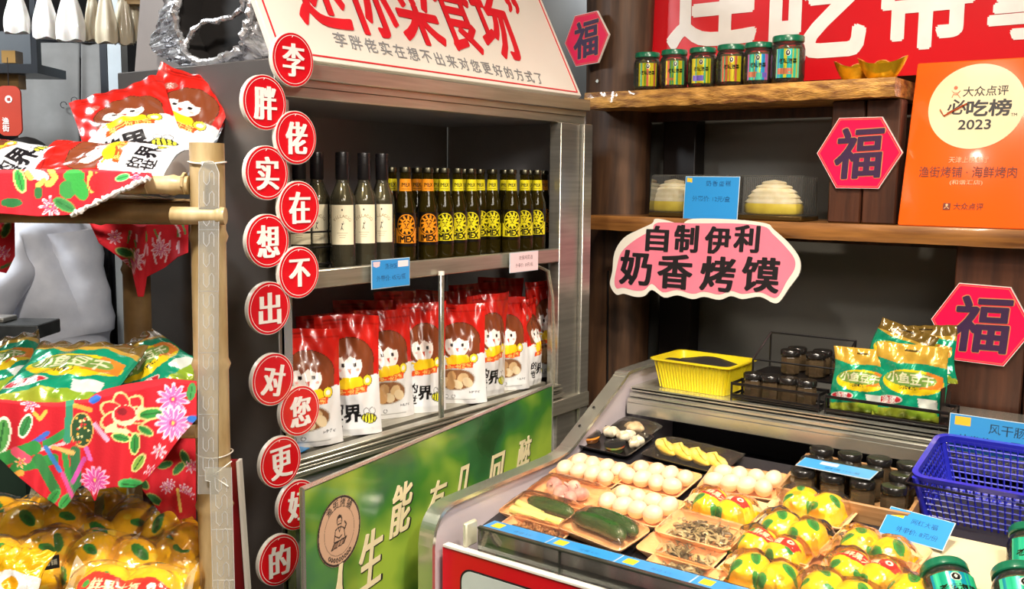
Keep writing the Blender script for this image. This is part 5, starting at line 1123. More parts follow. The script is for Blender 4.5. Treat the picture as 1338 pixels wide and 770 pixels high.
x1_, x2_, x3_, x4_ = onz(1122, 548, ZC).x, onz(1196, 556, ZC).x, onz(1155, 540, ZC).x, onz(1225, 540, ZC).x
stand(snack_bag('green and gold snack bag at the left front of the counter rack', .145, .160, 1), (x1_-.01, 2.455, ZC+.010), .10, -.12)
stand(snack_bag('green and gold snack bag at the right front of the counter rack', .165, .182, 2), (x2_-.02, 2.458, ZC+.010), .06, -.10)
stand(snack_bag('shadowed green snack bag behind, left of the rear pair', .150, .15, 3, canvas=bag_canvas(.150, .15, 3, True)), (x1_+.02, 2.57, ZC+.075), -.1, -.30, .25)  # darkened print: shade of the rear pair is put into the colour
stand(snack_bag('shadowed green snack bag behind, right of the rear pair', .150, .15, 4, canvas=bag_canvas(.150, .15, 4, True)), (x2_-.02, 2.60, ZC+.075), .1, -.30, -.1)  # same shade-darkened print as its neighbour
r_ = wire_rack('black wire rack holding the green snack bags on the counter', x1_-.085, x2_+.08, 2.425, 2.515, ZC, (.012, .045)); b = MB(); b.box(((x2_-x1_)/2+.06, 0, .05), (.003, .08, .10)); b.box((0, .078, .034), (x2_-x1_+.1, .06, .068)); b.build('rear_step', M_CAPB, r_)
p = ony(1296, 572, 2.378); price_card('price_card', 'blue price card with yellow tag standing at the right end of the steel counter edge', (p.x+.01, 2.378, p.z), -.02, .20, .082, '#3a90cf', lambda cv, w_, h_: cv.rect(w_*.05, h_*.72, w_*.22, h_*.95, '#e9b93a').text('风干肠', w_*.60, h_*.72, .026, '#2a3a4c', 0, 0).text('外带价: 15元/袋', w_*.5, h_*.33, .024, '#2a3a4c', 0, 0), tilt=-.10)
# ================================================================== bamboo stand at the left
DS = 1.75
st = thing('bamboo_stand', 'pale bamboo pole stand draped with red floral cloths, holding packaged snacks', 'stand', (0, 0, 0))
def bamboo(name, p0, p1, r, nodes, matl=None, seed=0):
    p0, p1 = Vector(p0), Vector(p1); L = (p1-p0).length; ts = sorted(set([0, .002/L*2, 1] + [k/30 for k in range(31)] + [q+e for q in nodes for e in (-.006/L*2, 0, .006/L*2)])); ts = [t for t in ts if 0 <= t <= 1]
    rs = [r*(1+.14*max(0, 1-min([abs(t-q) for q in nodes] or [9])*L/.006)+.012*math.sin(9*t+seed)) for t in ts]
    return MB().tube([p0.lerp(p1, t)+Vector((.002*math.sin(5*t+seed), .002*math.cos(4*t+seed), 0)) for t in ts], rs, 18).build(name, matl or M_BAMBOO, st, 50)
pt = at(270, 187, DS); post = (pt.x, pt.y)
bamboo('post', (post[0], post[1], 0), (post[0], post[1], pt.z), .0305, (.12,.30,.47,.60,.76,.90), None, 1)
pr = at(175, 285, 2.2); bamboo('post', (pr.x, pr.y, 0), (pr.x, pr.y, 1.58), .030, (.2,.45,.68,.88), M_BAMBOOD, 2)
pl_ = at(-190, 300, DS); bamboo('post', (pl_.x, pl_.y, 0), (pl_.x, pl_.y, 1.62), .0305, (.2,.5,.8), None, 3)
pq_ = at(-190, 300, 2.2); bamboo('post', (pq_.x, pq_.y, 0), (pq_.x, pq_.y, 1.58), .030, (.2,.5,.8), M_BAMBOOD, 4)
def rail(px0, px1, py, d, r, nodes, matl=None, seed=0, z=None):
    a, b_ = at(px0, py, d), at(px1, py, d); zz = (a.z+b_.z)/2 if z is None else z; return bamboo('rail', (a.x, a.y, zz), (b_.x, b_.y, zz), r, nodes, matl, seed)
ra = rail(-200, 249, 240, DS, .0165, (.3,.6,.955), None, 5)
rb = rail(-200, 262, 277, DS+.05, .0205, (.35,.72), M_BAMBOOD, 6)
rail(224, 295, 282, DS-.028, .0155, (.9,), None, 7)
rail(-200, 256, 562, DS, .0125, (.4,.8), None, 8); rail(-200, 256, 785, DS, .014, (.3,.7), None, 9)
for z, py in ((None, 268), (None, 548), (None, 780)):
    a = at(175, py, 2.2); c = at(-190, py, 2.2); zz = at(270, {268:277,548:562,780:785}[py], DS).z
    bamboo('rail', (a.x, a.y, zz), (c.x, c.y, zz), .014, (.3, .7), M_BAMBOOD, 3)
    f0, f1 = Vector((post[0], post[1], zz)), Vector((pr.x, pr.y, zz)); bamboo('rail', f0, f1, .013, (.5,), M_BAMBOOD, 2); bamboo('rail', (pl_.x, pl_.y, zz), (pq_.x, pq_.y, zz), .013, (.5,), M_BAMBOOD, 2)
    for k in range(7):     # slats carrying the goods
        u = (k+.7)/7.6; q0 = Vector((pl_.x, pl_.y, zz+.016)).lerp(Vector((pq_.x, pq_.y, zz+.016)), u); q1 = Vector((post[0], post[1], zz+.016)).lerp(Vector((pr.x, pr.y, zz+.016)), u)
        MB().tube([q0.lerp(q1, .01), q0.lerp(q1, .99)], .010, 8, flat=.5).build('slat', M_BAMBOOD, st)
b = MB()
for px in (192, 240):
    c = at(px, 240, DS); b.tube([(c.x+RGT.x*.004*q/12-FWD.x*.019*math.sin(q*.9)*1, c.y-FWD.y*.019*math.sin(q*.9), c.z+.019*math.cos(q*.9)) for q in range(22)], .0014, 5)
b.build('twine', M_BAMBOO, st, kind='stuff')
b = MB(); c = Vector((post[0], post[1], at(270, 213, DS).z)); b.tube([c + Vector((.0325*math.cos(a), .0325*math.sin(a), .002*math.sin(2*a))) for a in [2*PI*k/24 for k in range(24)]], .0018, 6, closed=True); b.tube([c - FWD*.033, c - FWD*.036 + RGT*.022 + Vector((0,0,.001))], .0018, 6)
b.build('cable_tie', M_WHITE, st)
b = MB(); c = Vector((post[0], post[1], at(270, 605, DS).z)); b.tube([c + Vector((.0325*math.cos(a), .0325*math.sin(a), .002*math.sin(2*a))) for a in [2*PI*k/24 for k in range(24)]], .0014, 6, closed=True)
b.tube([at(303, 603, DS-.03), at(278, 622, DS-.045), at(298, 636, DS-.05)], .0012, 5); b.build('cable_tie', M_WHITE, st)

# clear hanging clip strips
M_STRIP = film('milky_plastic_strip', '#e9e9e2', .20, .8, .15)
M_STRIPE = film('milky_plastic_edge', '#ffffff', .38, .9, .12)
def clip_strip(label, a, bpt, w_, n, tab):
    t = thing('clip_strip', label, 'clip strip', (0,0,0)); A, B = Vector(a), Vector(bpt); ax = (B-A); L = ax.length; zx = ax.normalized(); yx = FWD.copy(); xx = zx.cross(yx).normalized() * -1; yx = zx.cross(xx).normalized()
    M = Matrix(((xx.x, yx.x, -zx.x, A.x), (xx.y, yx.y, -zx.y, A.y), (xx.z, yx.z, -zx.z, A.z), (0,0,0,1)))   # local x right, local -z down the strip
    t.matrix_basis = M; h = w_/2; b = MB()
    o_ = [(-h, -L), (h, -L), (h, -.02), (h*.6, -.004), (0, 0), (-h*.6, -.004), (-h, -.02)] if not tab else [(-h, -L), (h, -L), (h, -.024), (h+.008, -.022), (h+.008, 0), (-h, 0)]
    b.prism(o_, -.0004, .0004); b.build('strip_sheet', M_STRIP, t, 0); b = MB()
    b.tube([(x, 0, z) for x, z in o_], .0008, 4, closed=True)
    for k in range(n):
        z = -.030 - (L-.045)*k/n; s_ = 1 if k % 2 else -1; q = w_*.26; hh = .0125
        b.tube([(-q, 0, z-hh), (-q, 0, z+hh*.6), (-q*.6, 0, z+hh), (-q*.1, 0, z+hh*.6), (-q*.1, 0, z-hh*.5), (q*.4, 0, z-hh), (q, 0, z-hh*.5), (q, 0, z+hh)], .0009, 5)
        if k % 3 == 2: b.tube([(-h, 0, z-hh*1.5), (h, 0, z-hh*1.5)], .0006, 4)
    b.build('embossed_clips', M_STRIPE, t, 60, kind='stuff'); return t
clip_strip('upper milky plastic clip strip tied to the front bamboo post', at(273, 210, DS-.040), at(272, 646, DS-.040), .0345, 15, False)
clip_strip('lower milky plastic clip strip hanging from the end of the upper one', at(288, 611, DS-.048), at(293, 800, DS-.048), .0375, 7, True)

# ---- floral cloths: printed pattern laid out in a flat picture plane of the cloth
def daisy(cv, x, z, r, c='#d66ab0', c2='#f3c6e2', n=11):
    for k in range(n):
        a = 2*PI*k/n+x; cv.ell(x+.6*r*math.cos(a), z+.6*r*math.sin(a), r*.42, r*.15, c2, a); cv.ell(x+.5*r*math.cos(a), z+.5*r*math.sin(a), r*.34, r*.10, c, a)
    cv.ell(x, z, r*.22, r*.18, '#c23a80').ell(x, z, r*.10, r*.10, '#f0d060')
def leafp(cv, x, z, r, a, c='#2f8f3c', rim='#e6e08a'): cv.ell(x, z, r, r*.48, rim, a).ell(x, z, r*.84, r*.36, c, a).line([(x-r*.7*math.cos(a), z-r*.7*math.sin(a)), (x+r*.7*math.cos(a), z+r*.7*math.sin(a))], r*.05, '#1d5f28')
def rose(cv, x, z, r):
    for k in range(8): a = k*.9; cv.ell(x+.55*r*math.cos(a), z+.45*r*math.sin(a), r*.52, r*.36, '#f0cf8a', a).ell(x+.5*r*math.cos(a), z+.42*r*math.sin(a), r*.45, r*.30, '#d9202c', a)
    cv.ell(x-r*.55, z-r*.5, r*.3, r*.14, '#f4dcae', .6).ell(x+r*.6, z+r*.1, r*.16, r*.32, '#f4dcae', -.3).ell(x-r*.2, z-r*.62, r*.4, r*.12, '#f4dcae', -.1).ell(x, z, r*.5, r*.42, '#f6e0b8').ell(x, z+r*.06, r*.42, r*.34, '#cf1d2a').ell(x+r*.1, z-r*.15, r*.4, r*.14, '#f4dcae', .3).ell(x+r*.1, z-r*.08, r*.36, r*.12, '#d8222c', .3).ell(x-r*.1, z+r*.15, r*.2, r*.15, '#8e1220')
def cloth(name, label, top, bot, depth, seed, paint, nu=150, nv=90, folds=.010, z0=770, parent=None, lace=False, back=None):
    tp, bt = np.array(top, float), np.array(bot, float); x0, x1 = tp[0,0], tp[-1,0]
    U = np.linspace(0, 1, nu); px = x0+(x1-x0)*U; ty = np.interp(px, tp[:,0], tp[:,1]); by_ = np.interp(px, bt[:,0], bt[:,1])
    cv = Canvas(nu, nv, 1, 1, '#c81426' if seed != 9 else '#c81426'); V = np.linspace(0, 1, nv)
    cv.X = np.tile(px, (nv, 1)); cv.Z = z0 - (by_[None,:] + (ty-by_)[None,:]*V[:,None]); cv.w = 1; cv.h = 1
    paint(cv)
    def f(u, v):
        i = min(int(round(u*(nu-1))), nu-1); x = px[i]; y = by_[i] + (ty[i]-by_[i])*v; s_ = 1-v
        d = depth + (folds*(math.sin(x*.11+seed)*.6+math.sin(x*.043+seed*2)+.35*math.sin(x*.23+y*.02))*(.15+.85*s_) if True else 0) - .012*s_
        if v > .93: d += (v-.93)/.07*.05
        return at(x, y, d)
    o = painted(name, f, cv, M_CLOTH, parent, both=.0012); return o
def pmid(cv):
    Z = lambda y: 770-y
    for x, y, r in ((40,527,13),(205,640,10)): daisy(cv, x, Z(y), r, '#e87aa0', '#fbe0ea', 7)
    leafp(cv, 33, Z(557), 17, 1.2, '#2f8040', '#f2f0d8'); leafp(cv, 2, Z(570), 26, 1.4, '#4f9a48', '#f0f0d8'); cv.line([(45,Z(540)),(52,Z(548)),(60,Z(538))], 2.5, '#e8b84a')
    for a, b_, c, r in (((38,582),(62,566),'#3a66c0',3),((30,584),(58,574),'#6a4ab8',2),((45,590),(90,578),'#f0b8c0',2),((60,580),(95,560),'#2f8a44',5),((92,515),(88,575),'#2f8a6a',5),((5,600),(45,585),'#2f8a3c',9),((20,612),(70,600),'#2f8a3c',7),((50,600),(72,640),'#2f7a3c',7),((60,585),(78,615),'#3a7ac0',3),((98,590),(100,640),'#2a6a3c',7),((84,590),(92,640),'#2f8a3c',4),((70,585),(95,592),'#e8b060',3),((20,590),(35,600),'#e4506a',6),((10,625),(28,618),'#f0a040',4),((110,600),(95,630),'#c04aa0',3),((108,575),(118,600),'#c86ab8',3),((124,555),(140,575),'#f0b0d0',3)): cv.line([(a[0],Z(a[1])),(b_[0],Z(b_[1]))], r, c)
    cv.ell(107, Z(562), 15, 23, '#e8b060').ell(107, Z(562), 13.5, 21, '#244a26'); rr = random.Random(3)
    for k in range(22): cv.ell(107+rr.uniform(-10,10), Z(562)+rr.uniform(-17,17), 1.6, 1.6, rr.choice(['#e0b040','#d83030','#e8e0a0']))
    cv.line([(98,Z(530)),(118,Z(536))], 3, '#e8a040'); cv.ell(124, Z(522), 8, 5, '#2a6ad0', .4)
    for x, y in ((70,650),(85,655)): leafp(cv, x, Z(y), 13, .9, '#2f8f3c', '#48a050')
    cv.line([(95,Z(650)),(82,Z(620))], 3, '#d04a90'); daisy(cv, 27, Z(605), 8, '#f08a3a', '#f4d0a0', 6)
    rose(cv, 163, Z(543), 33); leafp(cv, 197, Z(541), 17, .15); leafp(cv, 176, Z(580), 15, 1.5); leafp(cv, 158, Z(572), 13, -.2); leafp(cv, 190, Z(563), 12, -.5)
    daisy(cv, 226, Z(522), 22); daisy(cv, 226, Z(553), 24, '#d873b8', '#f6d2ea', 13); cv.ell(252, Z(548), 8, 5, '#2a6ac0'); leafp(cv, 250, Z(512), 12, 1.4, '#3f8f4a', '#3f8f4a')
    daisy(cv, 124, Z(628), 19, '#d04a9a', '#f0b4d8', 13); leafp(cv, 181, Z(605), 14, 1.0, '#8fbc4a', '#e8e090'); daisy(cv, 198, Z(617), 10, '#d0506a', '#f8e0ea', 6); leafp(cv, 172, Z(634), 18, -.1, '#2f9a4a', '#58b060'); daisy(cv, 208, Z(590), 10, '#e8a0b8', '#fbe4ee', 7)
cl = cloth('floral_cloth', '', [(-60,516),(0,520),(60,522),(115,518),(124,512),(165,502),(215,494),(257,498)], [(-60,590),(0,600),(20,620),(50,645),(82,667),(92,655),(100,640),(108,634),(117,642),(124,657),(129,640),(150,637),(175,638),(185,633),(215,600),(235,572),(257,548)], DS-.035, 1.0, pmid, 200, 110)
tag(cl, 'red floral cotton cloth with roses draped over the middle shelf of the bamboo stand', 'cloth')
def ptop(cv):
    Z = lambda y: 770-y
    leafp(cv, 26, Z(236), 17, -1.3, '#2f9a3c', '#d8e080'); cv.ell(48, Z(228), 17, 7, '#f0e6e0', -.3); cv.line([(36,Z(226)),(40,Z(232))], 4, '#f0c85a'); cv.line([(66,Z(222)),(72,Z(232)),(66,Z(240)),(62,Z(240))], 4, '#f0c85a'); cv.line([(57,Z(236)),(50,Z(242))], 3.5, '#f0c85a')
    cv.ell(97, Z(230), 14, 9, '#2f9a3c').ell(88, Z(248), 11, 12, '#2f8a3c').ell(104, Z(245), 10, 18, '#2f9a3c', .4); cv.line([(118,Z(226)),(116,Z(240)),(120,Z(250))], 2.6, '#f0c85a'); cv.line([(126,Z(226)),(142,Z(240))], 1.5, '#f0a050'); cv.ell(130, Z(240), 14, 14, '#cf1420')
    daisy(cv, 66, Z(270), 15, '#d06a8a', '#f0dce4', 8); cv.ell(15, Z(265), 14, 6, '#1f6a34'); cv.ell(50, Z(252), 6, 8, '#2a6a34'); leafp(cv, 160, Z(232), 10, .3, '#2f9a4a', '#8fd08a'); daisy(cv, 178, Z(232), 9, '#e04a7a', '#f8d0e0', 6); leafp(cv, 84, Z(268), 16, -.5, '#2f7a3c', '#4f9a4a')
cl = cloth('floral_cloth', '', [(-60,222),(120,221),(160,223),(198,226)], [(-60,276),(0,279),(50,283),(92,281),(110,272),(150,252),(180,240),(198,232)], DS-.030, 2.0, ptop, 150, 50, .004)
tag(cl, 'red floral cloth with white lace hem on the top rail of the stand', 'cloth')
b = MB(); rr = random.Random(5); lp = [(92,282),(110,273),(130,263),(150,253),(168,245),(184,238),(197,231)]
pts = []
for i in range(len(lp)-1):
    for j in range(7): pts.append(at(lp[i][0]+(lp[i+1][0]-lp[i][0])*j/7, lp[i][1]+(lp[i+1][1]-lp[i][1])*j/7+rr.uniform(-1.2,1.2), DS-.048+rr.uniform(-.003,.003)))
b.tube(pts, [rr.uniform(.0028,.0062) for _ in pts], 7); o = b.build('lace_hem', mat_('white_lace', '#e4e0dc', .8), None, 30); o.parent = cl; o.matrix_parent_inverse = Matrix.Identity(4)
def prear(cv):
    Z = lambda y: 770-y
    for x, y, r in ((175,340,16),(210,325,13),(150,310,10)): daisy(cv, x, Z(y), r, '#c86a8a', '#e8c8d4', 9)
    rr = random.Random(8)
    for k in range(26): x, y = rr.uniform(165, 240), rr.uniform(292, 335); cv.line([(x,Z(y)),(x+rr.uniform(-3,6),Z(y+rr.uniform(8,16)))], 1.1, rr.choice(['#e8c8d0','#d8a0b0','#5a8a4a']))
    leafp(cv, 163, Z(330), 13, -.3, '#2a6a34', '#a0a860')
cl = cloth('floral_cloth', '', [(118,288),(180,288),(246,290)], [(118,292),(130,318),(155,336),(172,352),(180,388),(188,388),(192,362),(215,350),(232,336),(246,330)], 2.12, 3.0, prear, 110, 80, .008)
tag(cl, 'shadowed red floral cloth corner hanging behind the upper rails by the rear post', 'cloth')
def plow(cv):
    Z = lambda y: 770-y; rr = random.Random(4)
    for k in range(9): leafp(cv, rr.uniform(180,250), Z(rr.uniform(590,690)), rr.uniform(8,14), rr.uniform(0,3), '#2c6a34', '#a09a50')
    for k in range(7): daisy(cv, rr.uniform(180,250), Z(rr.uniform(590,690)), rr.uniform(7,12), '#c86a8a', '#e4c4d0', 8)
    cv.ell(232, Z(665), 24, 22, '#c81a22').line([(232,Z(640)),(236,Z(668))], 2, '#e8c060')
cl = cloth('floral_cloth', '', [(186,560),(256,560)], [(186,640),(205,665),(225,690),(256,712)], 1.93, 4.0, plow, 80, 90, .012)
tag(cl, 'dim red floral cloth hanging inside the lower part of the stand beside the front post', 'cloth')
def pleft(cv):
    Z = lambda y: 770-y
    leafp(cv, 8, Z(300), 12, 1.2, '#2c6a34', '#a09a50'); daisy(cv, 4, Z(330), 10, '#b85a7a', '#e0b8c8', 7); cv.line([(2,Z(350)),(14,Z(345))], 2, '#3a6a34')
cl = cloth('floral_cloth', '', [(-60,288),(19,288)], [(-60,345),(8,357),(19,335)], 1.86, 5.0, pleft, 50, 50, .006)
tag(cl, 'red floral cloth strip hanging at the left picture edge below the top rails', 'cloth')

# ---- goods on the stand
def stand2(o, p, rz, lean, roll): o.matrix_basis = Matrix.Translation(p) @ Matrix.Rotation(rz, 4, 'Z') @ Matrix.Rotation(lean, 4, 'X') @ Matrix.Rotation(roll, 4, 'Y'); return o
GT_ = 'red and white snack pouches on top of the bamboo stand'
def pz(label, px, py, d, w_, h_, lean, roll, seed, win=False, extra=0.0):
    t = snack_pouch(label, (0,0,0), 0, w_, h_, seed, win, GT_); return stand2(t, at(px, py, d), YAW+extra, lean, roll)
pz('red snack pouch lying tilted at the back of the stand top, cartoon girl print upright', 187, 226, 1.93, .195, .255, -.75, -.42, 61)
pz('red snack pouch at the right of the stand top, its seal pointing to upper right', 208, 222, 2.06, .185, .24, -.45, .28, 62)
pz('snack pouch lying on its side foremost on the stand top, white base rightwards', 232, 226, 1.80, .145, .26, -1.02, -1.40, 63)
pz('snack pouch lying on its side at the left picture edge on the stand top', 62, 232, 1.86, .17, .24, -.95, -1.25, 64)
# green bags on the middle shelf
def gbag(label, px, py, d, w_, h_, lean, roll, seed, extra=0.0):
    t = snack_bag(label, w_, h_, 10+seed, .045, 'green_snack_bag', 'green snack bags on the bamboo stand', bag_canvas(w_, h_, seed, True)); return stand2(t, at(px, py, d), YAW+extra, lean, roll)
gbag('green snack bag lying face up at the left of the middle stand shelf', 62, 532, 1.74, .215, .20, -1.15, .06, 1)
gbag('green snack bag at the right of the middle stand shelf, its top to the left', 240, 508, 1.88, .15, .19, -1.0, -.95, 2)
gbag('darker green snack bag under the two others on the middle stand shelf', 150, 520, 1.90, .17, .19, -1.2, -.3, 3)
gbag('green snack bag behind at the left picture edge of the middle stand shelf', 5, 520, 1.90, .17, .19, -1.05, -.5, 4)
M_CLR = film('crumpled_clear_bag', '#e8e6e0', .22, 1.0, .1, .8, 40)
b = MB(); rr = random.Random(2); b.grid(lambda u, v: tuple(at(128+75*u, 462-14*math.sin(PI*u)*(.6+.5*math.sin(9*u))*v, 2.02+.03*math.sin(12*u)*v)), 40, 8)
o = b.build('clear_plastic_bag', M_CLR, None, 30, fix=False); tag(o, 'crumpled clear plastic bag lying behind the green bags on the stand', 'bag')
# yellow fruit packs on the lowest shelf
protoA = yellow_pack('x', 301, 0, .20, .13, 'yellow fruit packs on the lowest stand shelf'); protoB = yellow_pack('x', 302, 1, .21, .13, 'yellow fruit packs on the lowest stand shelf')
ka, kb = kids(protoA), kids(protoB)
LP = [(0,30,745,1.80,-.9,.2,0,'at the far left front with a black label beside it'),(0,98,738,1.82,-.8,-.1,0,'second along the front of the lowest stand shelf'),(0,150,712,1.92,-.7,.3,0,'in the middle row, left of the rear post'),(0,150,688,1.98,-.6,-.2,0,'topmost, before the rear post'),(0,60,700,1.90,-.6,.15,0,'at the back behind the far left pack'),(0,225,715,1.90,-.8,-.5,0,'beside the front bamboo post'),(0,105,676,2.02,-.6,.1,0,'at the back under the blue bottles'),(1,165,790,1.66,-.75,-.05,0,'with red print at the very bottom of the picture'),(0,205,745,1.84,-.8,.2,0,'between the red printed pack and the front post'),(0,20,690,2.02,-.6,0,0,'at the back left corner of the lowest stand shelf')]
for i, (k, px, py, d, lean, roll, _, lb) in enumerate(LP):
    pr_ = (protoA, protoB)[k]; first = (i == 0) or (k == 1)
    o = pr_ if first else dup(pr_, (0,0,0), 0, '', None, ka)
    o['label'] = 'glossy yellow fruit pack ' + lb
    o.matrix_basis = Matrix.Translation(at(px, py, d)) @ Matrix.Rotation(YAW, 4, 'Z') @ Matrix.Rotation(.9+lean*.25, 4, 'X') @ Matrix.Rotation(roll, 4, 'Y') @ Matrix.Rotation(roll*1.5, 4, 'Z')
c = at(56, 738, 1.73); cvb = Canvas(60, 24, .055, .024, '#1c1a18'); cvb.text('渔街烤铺', .0275, .012, .012, '#b0a890', 0, .02)
o = painted('black_label', lambda u, v: tuple(c + RGT*((u-.5)*.055) + Vector((0,0,(v-.5)*.024+.010*(u-.5))) + FWD*(.004*u)), cvb, M_PRINTM); o.name = 'black_paper_label'; tag(o, 'small black paper label stuck over the yellow packs at lower left', 'label')
cv = Canvas(80, 80, .10, .10, '#e8e4da'); cv.rect(0, .05, .10, .10, '#f0b81c').ell(.05, .03, .032, .022, '#fbfaf4').ell(.055, .03, .014, .012, '#f0a818')
t = snack_bag('white and yellow bag with fried egg print at the lower left picture corner', .10, .10, 44, .03, 'egg_print_bag', None, cv); stand2(t, at(2, 790, 1.62), YAW, -.8, .12)
# blue water bottles behind
M_BLUW = film('blue_water_bottle_plastic', '#3f7fd8', .45, 1.0, .05); M_CAPW = mat('clear_grey_cap', '#a8a8ae', .3, coat=.4)
for i, (px, s_, lb) in enumerate(((82, 1.1, 'left blue plastic water bottle with a pale cap under the red cloth'), (110, .95, 'right bottle with black and white cap under the red cloth'))):
    t = thing('water_bottle', lb, 'bottle', at(px, 735, 2.08)); t.rotation_euler.z = 0
    MB().lathe([(.034*s_,-.03),(.036*s_,.0),(.036*s_,.05*s_),(.028*s_,.085*s_),(.013*s_,.105*s_),(.012*s_,.112*s_)], 24).build('bottle_body', M_BLUW if i == 0 else mat_('clear_bottle', '#50545c', .15, coat=.6), t)
    MB().lathe([(.0145*s_,.108*s_),(.0150*s_,.112*s_),(.0150*s_,.130*s_),(.013*s_,.134*s_),(.001,.1342*s_)], 24).build('cap', M_CAPW if i == 0 else M_CAPB, t)
    MB().lathe([(.0155*s_,.098*s_),(.0158*s_,.106*s_)], 24).build('neck_ring', M_CAPW, t)
# red framed sign standing between the stand and the cabinet
M_DRED = mat('deep_red_frame', '#7a1018', .35, coat=.3); M_INN = mat('smoked_sign_glass', '#4a3a38', .15, coat=.5)
rs = thing('red_framed_sign', 'tall leaning sign with deep red frame and white edge beside the front bamboo post', 'sign', (0,0,0))
D_ = 1.98; A = at(313, 603, D_); zt = A.z; nr = (RGT*.92 + FWD*(-.39)).normalized()
def sg(u, z, off=0.0): p = Vector((A.x, A.y, 0)) - RGT*u; return (p.x + FWD.x*off + RGT.x*.045*(zt-z), p.y + FWD.y*off + RGT.y*.045*(zt-z), z)
def quad(u0, u1, z0, z1, o0, o1):
    b = MB(); vs = [sg(u, z, o) for o in (o0, o1) for u, z in ((u0,z0),(u1,z0),(u1,z1),(u0,z1))]; b.add(vs, [(0,1,2,3),(7,6,5,4),(0,4,5,1),(1,5,6,2),(2,6,7,3),(3,7,4,0)]); return b
quad(0, .006, .25, zt, -.004, .02).build('white_edge', M_WHITE, rs, 0); quad(.006, .20, .25, zt, 0, .016).build('red_frame', M_DRED, rs, 0)
quad(.045, .165, .30, zt-.075, -.002, .0).build('inner_panel', M_INN, rs, 0); b = quad(.052, .058, zt-.20, zt-.08, -.004, -.0015); 
for u in (.075, .10, .125): b.add(*((lambda q: (q.v, q.f))(quad(u, u+.012, zt-.19, zt-.09, -.004, -.0015))))
b.build('red_lettering', M_DRED, rs, 0)
for u in (.03, .17): quad(u, u+.02, .0, .26, .004, .014).build('leg', M_STEELD, rs, 0)

# ================================================================== kitchen beyond the stand
KD = 3.75
M_CURT = mat('grey_curtain', '#8b8a88', .8, 0, '#7a7977', 6, bump=.1); M_DARKF = mat('dark_metal_frame', '#3a3d42', .35, .6)
ct = thing('door_curtain', 'grey two-panel door curtain hanging at the back of the kitchen', 'curtain', (0,0,0))
def cur(px0, px1, d, nm):
    b = MB(); b.grid(lambda u, v: tuple(at(px0+(px1-px0)*u, 262-206*v, d+.012*math.sin(9*u+px0)*(1-v*.6))), 24, 12); o = b.build(nm, M_CURT, ct, 80, fix=False); md = o.modifiers.new('s', 'SOLIDIFY'); md.thickness = .003; return o
cur(24, 104, KD, 'curtain_panel'); cur(106, 143, KD+.01, 'curtain_panel')
a, c = at(20, 55, KD), at(146, 55, KD); MB().tube([(a.x, a.y, a.z+.01), (c.x, c.y, a.z+.01)], .009, 8).build('curtain_rod', M_DARKF, ct)
b = MB(); 
for px, py in ((83, 137), (97, 131)): p = at(px, py, KD-.03); b.tube([p + RGT*(.012*math.cos(q*.7)) + Vector((0,0,.012*math.sin(q*.7))) for q in range(8)], .0016, 5)
b.build('printed_loops', M_BLACK, ct)
def pbox(name, px0, px1, py0, py1, d, dd, matl, parent=None, bev=0.0):
    pm = (min(max(py0, 0), 770)+min(max(py1, 0), 770))/2; p0, p1 = at(px0, pm, d), at(px1, pm, d); c_ = (p0+p1)/2 + FWD*(dd/2); w_ = (p1-p0).length; pt_, pb_ = at(px0, py0, d), at(px0, py1, d); c_.z = (pt_.z+pb_.z)/2
    o = MB().box((0,0,0), (w_, dd, abs(pt_.z-pb_.z)), bev=bev).build(name, matl, parent); o.location = c_; o.rotation_euler = (0, 0, YAW); return o
o = pbox('trim_2', 152, 169, -60, 800, 3.55, .06, mat('pale_blue_door_trim', '#c4ced4', .5)); struct(o)
o = pbox('trim_3', 142, 151, -60, 800, 3.60, .06, M_DARKF); struct(o)
o = pbox('trim_4', -200, 142, 48, 72, 3.88, .05, mat('dark_beam', '#1c1d20', .6)); struct(o)
# dark metal shelf frame with a wooden strip at upper left
mf = thing('metal_wall_shelf', 'dark blue-grey metal hanging shelf frame at the upper left edge', 'shelf', (0,0,0))
pbox('upright', 40, 47, -80, 92, 3.1, .03, M_DARKF, mf); pbox('shelf_board', -120, 49, 82, 94, 3.1, .20, M_DARKF, mf); pbox('back_sheet', -120, 40, 40, 82, 3.28, .01, mat('smoky_sheet', '#54585c', .3), mf); pbox('wooden_strip', -110, 24, 95, 114, 3.15, .05, M_BAMBOOD, mf); pbox('amber_item', 2, 20, 66, 82, 3.14, .05, mat('amber_glass', '#8a6a3a', .3), mf)
# red tag
rt = thing('red_hanging_tag', 'red rounded hanging sign with small white emblem and characters at the left edge', 'sign', (0,0,0)); p = at(12, 145, 3.0); rt.location = p; rt.rotation_euler = (0,0,YAW)
MB().prism([(x, z) for x, z in rrect(-.036, -.075, .036, .075, .022)], 0, .008).build('tag_board', mat('brick_red_print', '#b33a26', .5), rt, 30)
b = MB(); b.prism([(.0+.011*math.cos(2*PI*k/20), .035+.011*math.sin(2*PI*k/20)) for k in range(20)], -.001, .0); b.build('white_emblem', M_TXTW, rt, 0)
b = MB(); text_mb(b, '福', 0, .035, .011, -.0012, .0006, off=.02); b.build('emblem_print', mat_('brick_red_print2', '#b33a26', .5), rt, 0); b = MB(); text_mb(b, '渔', -.012, -.030, .022, -.0006, .0006, off=.02); text_mb(b, '街', -.012, -.052, .022, -.0006, .0006, off=.02); b.build('lettering', M_TXTW, rt, 0)
MB().tube([(0,.004,.075),(0,.004,.16)], .0012, 5).build('string', M_BLACK, rt)
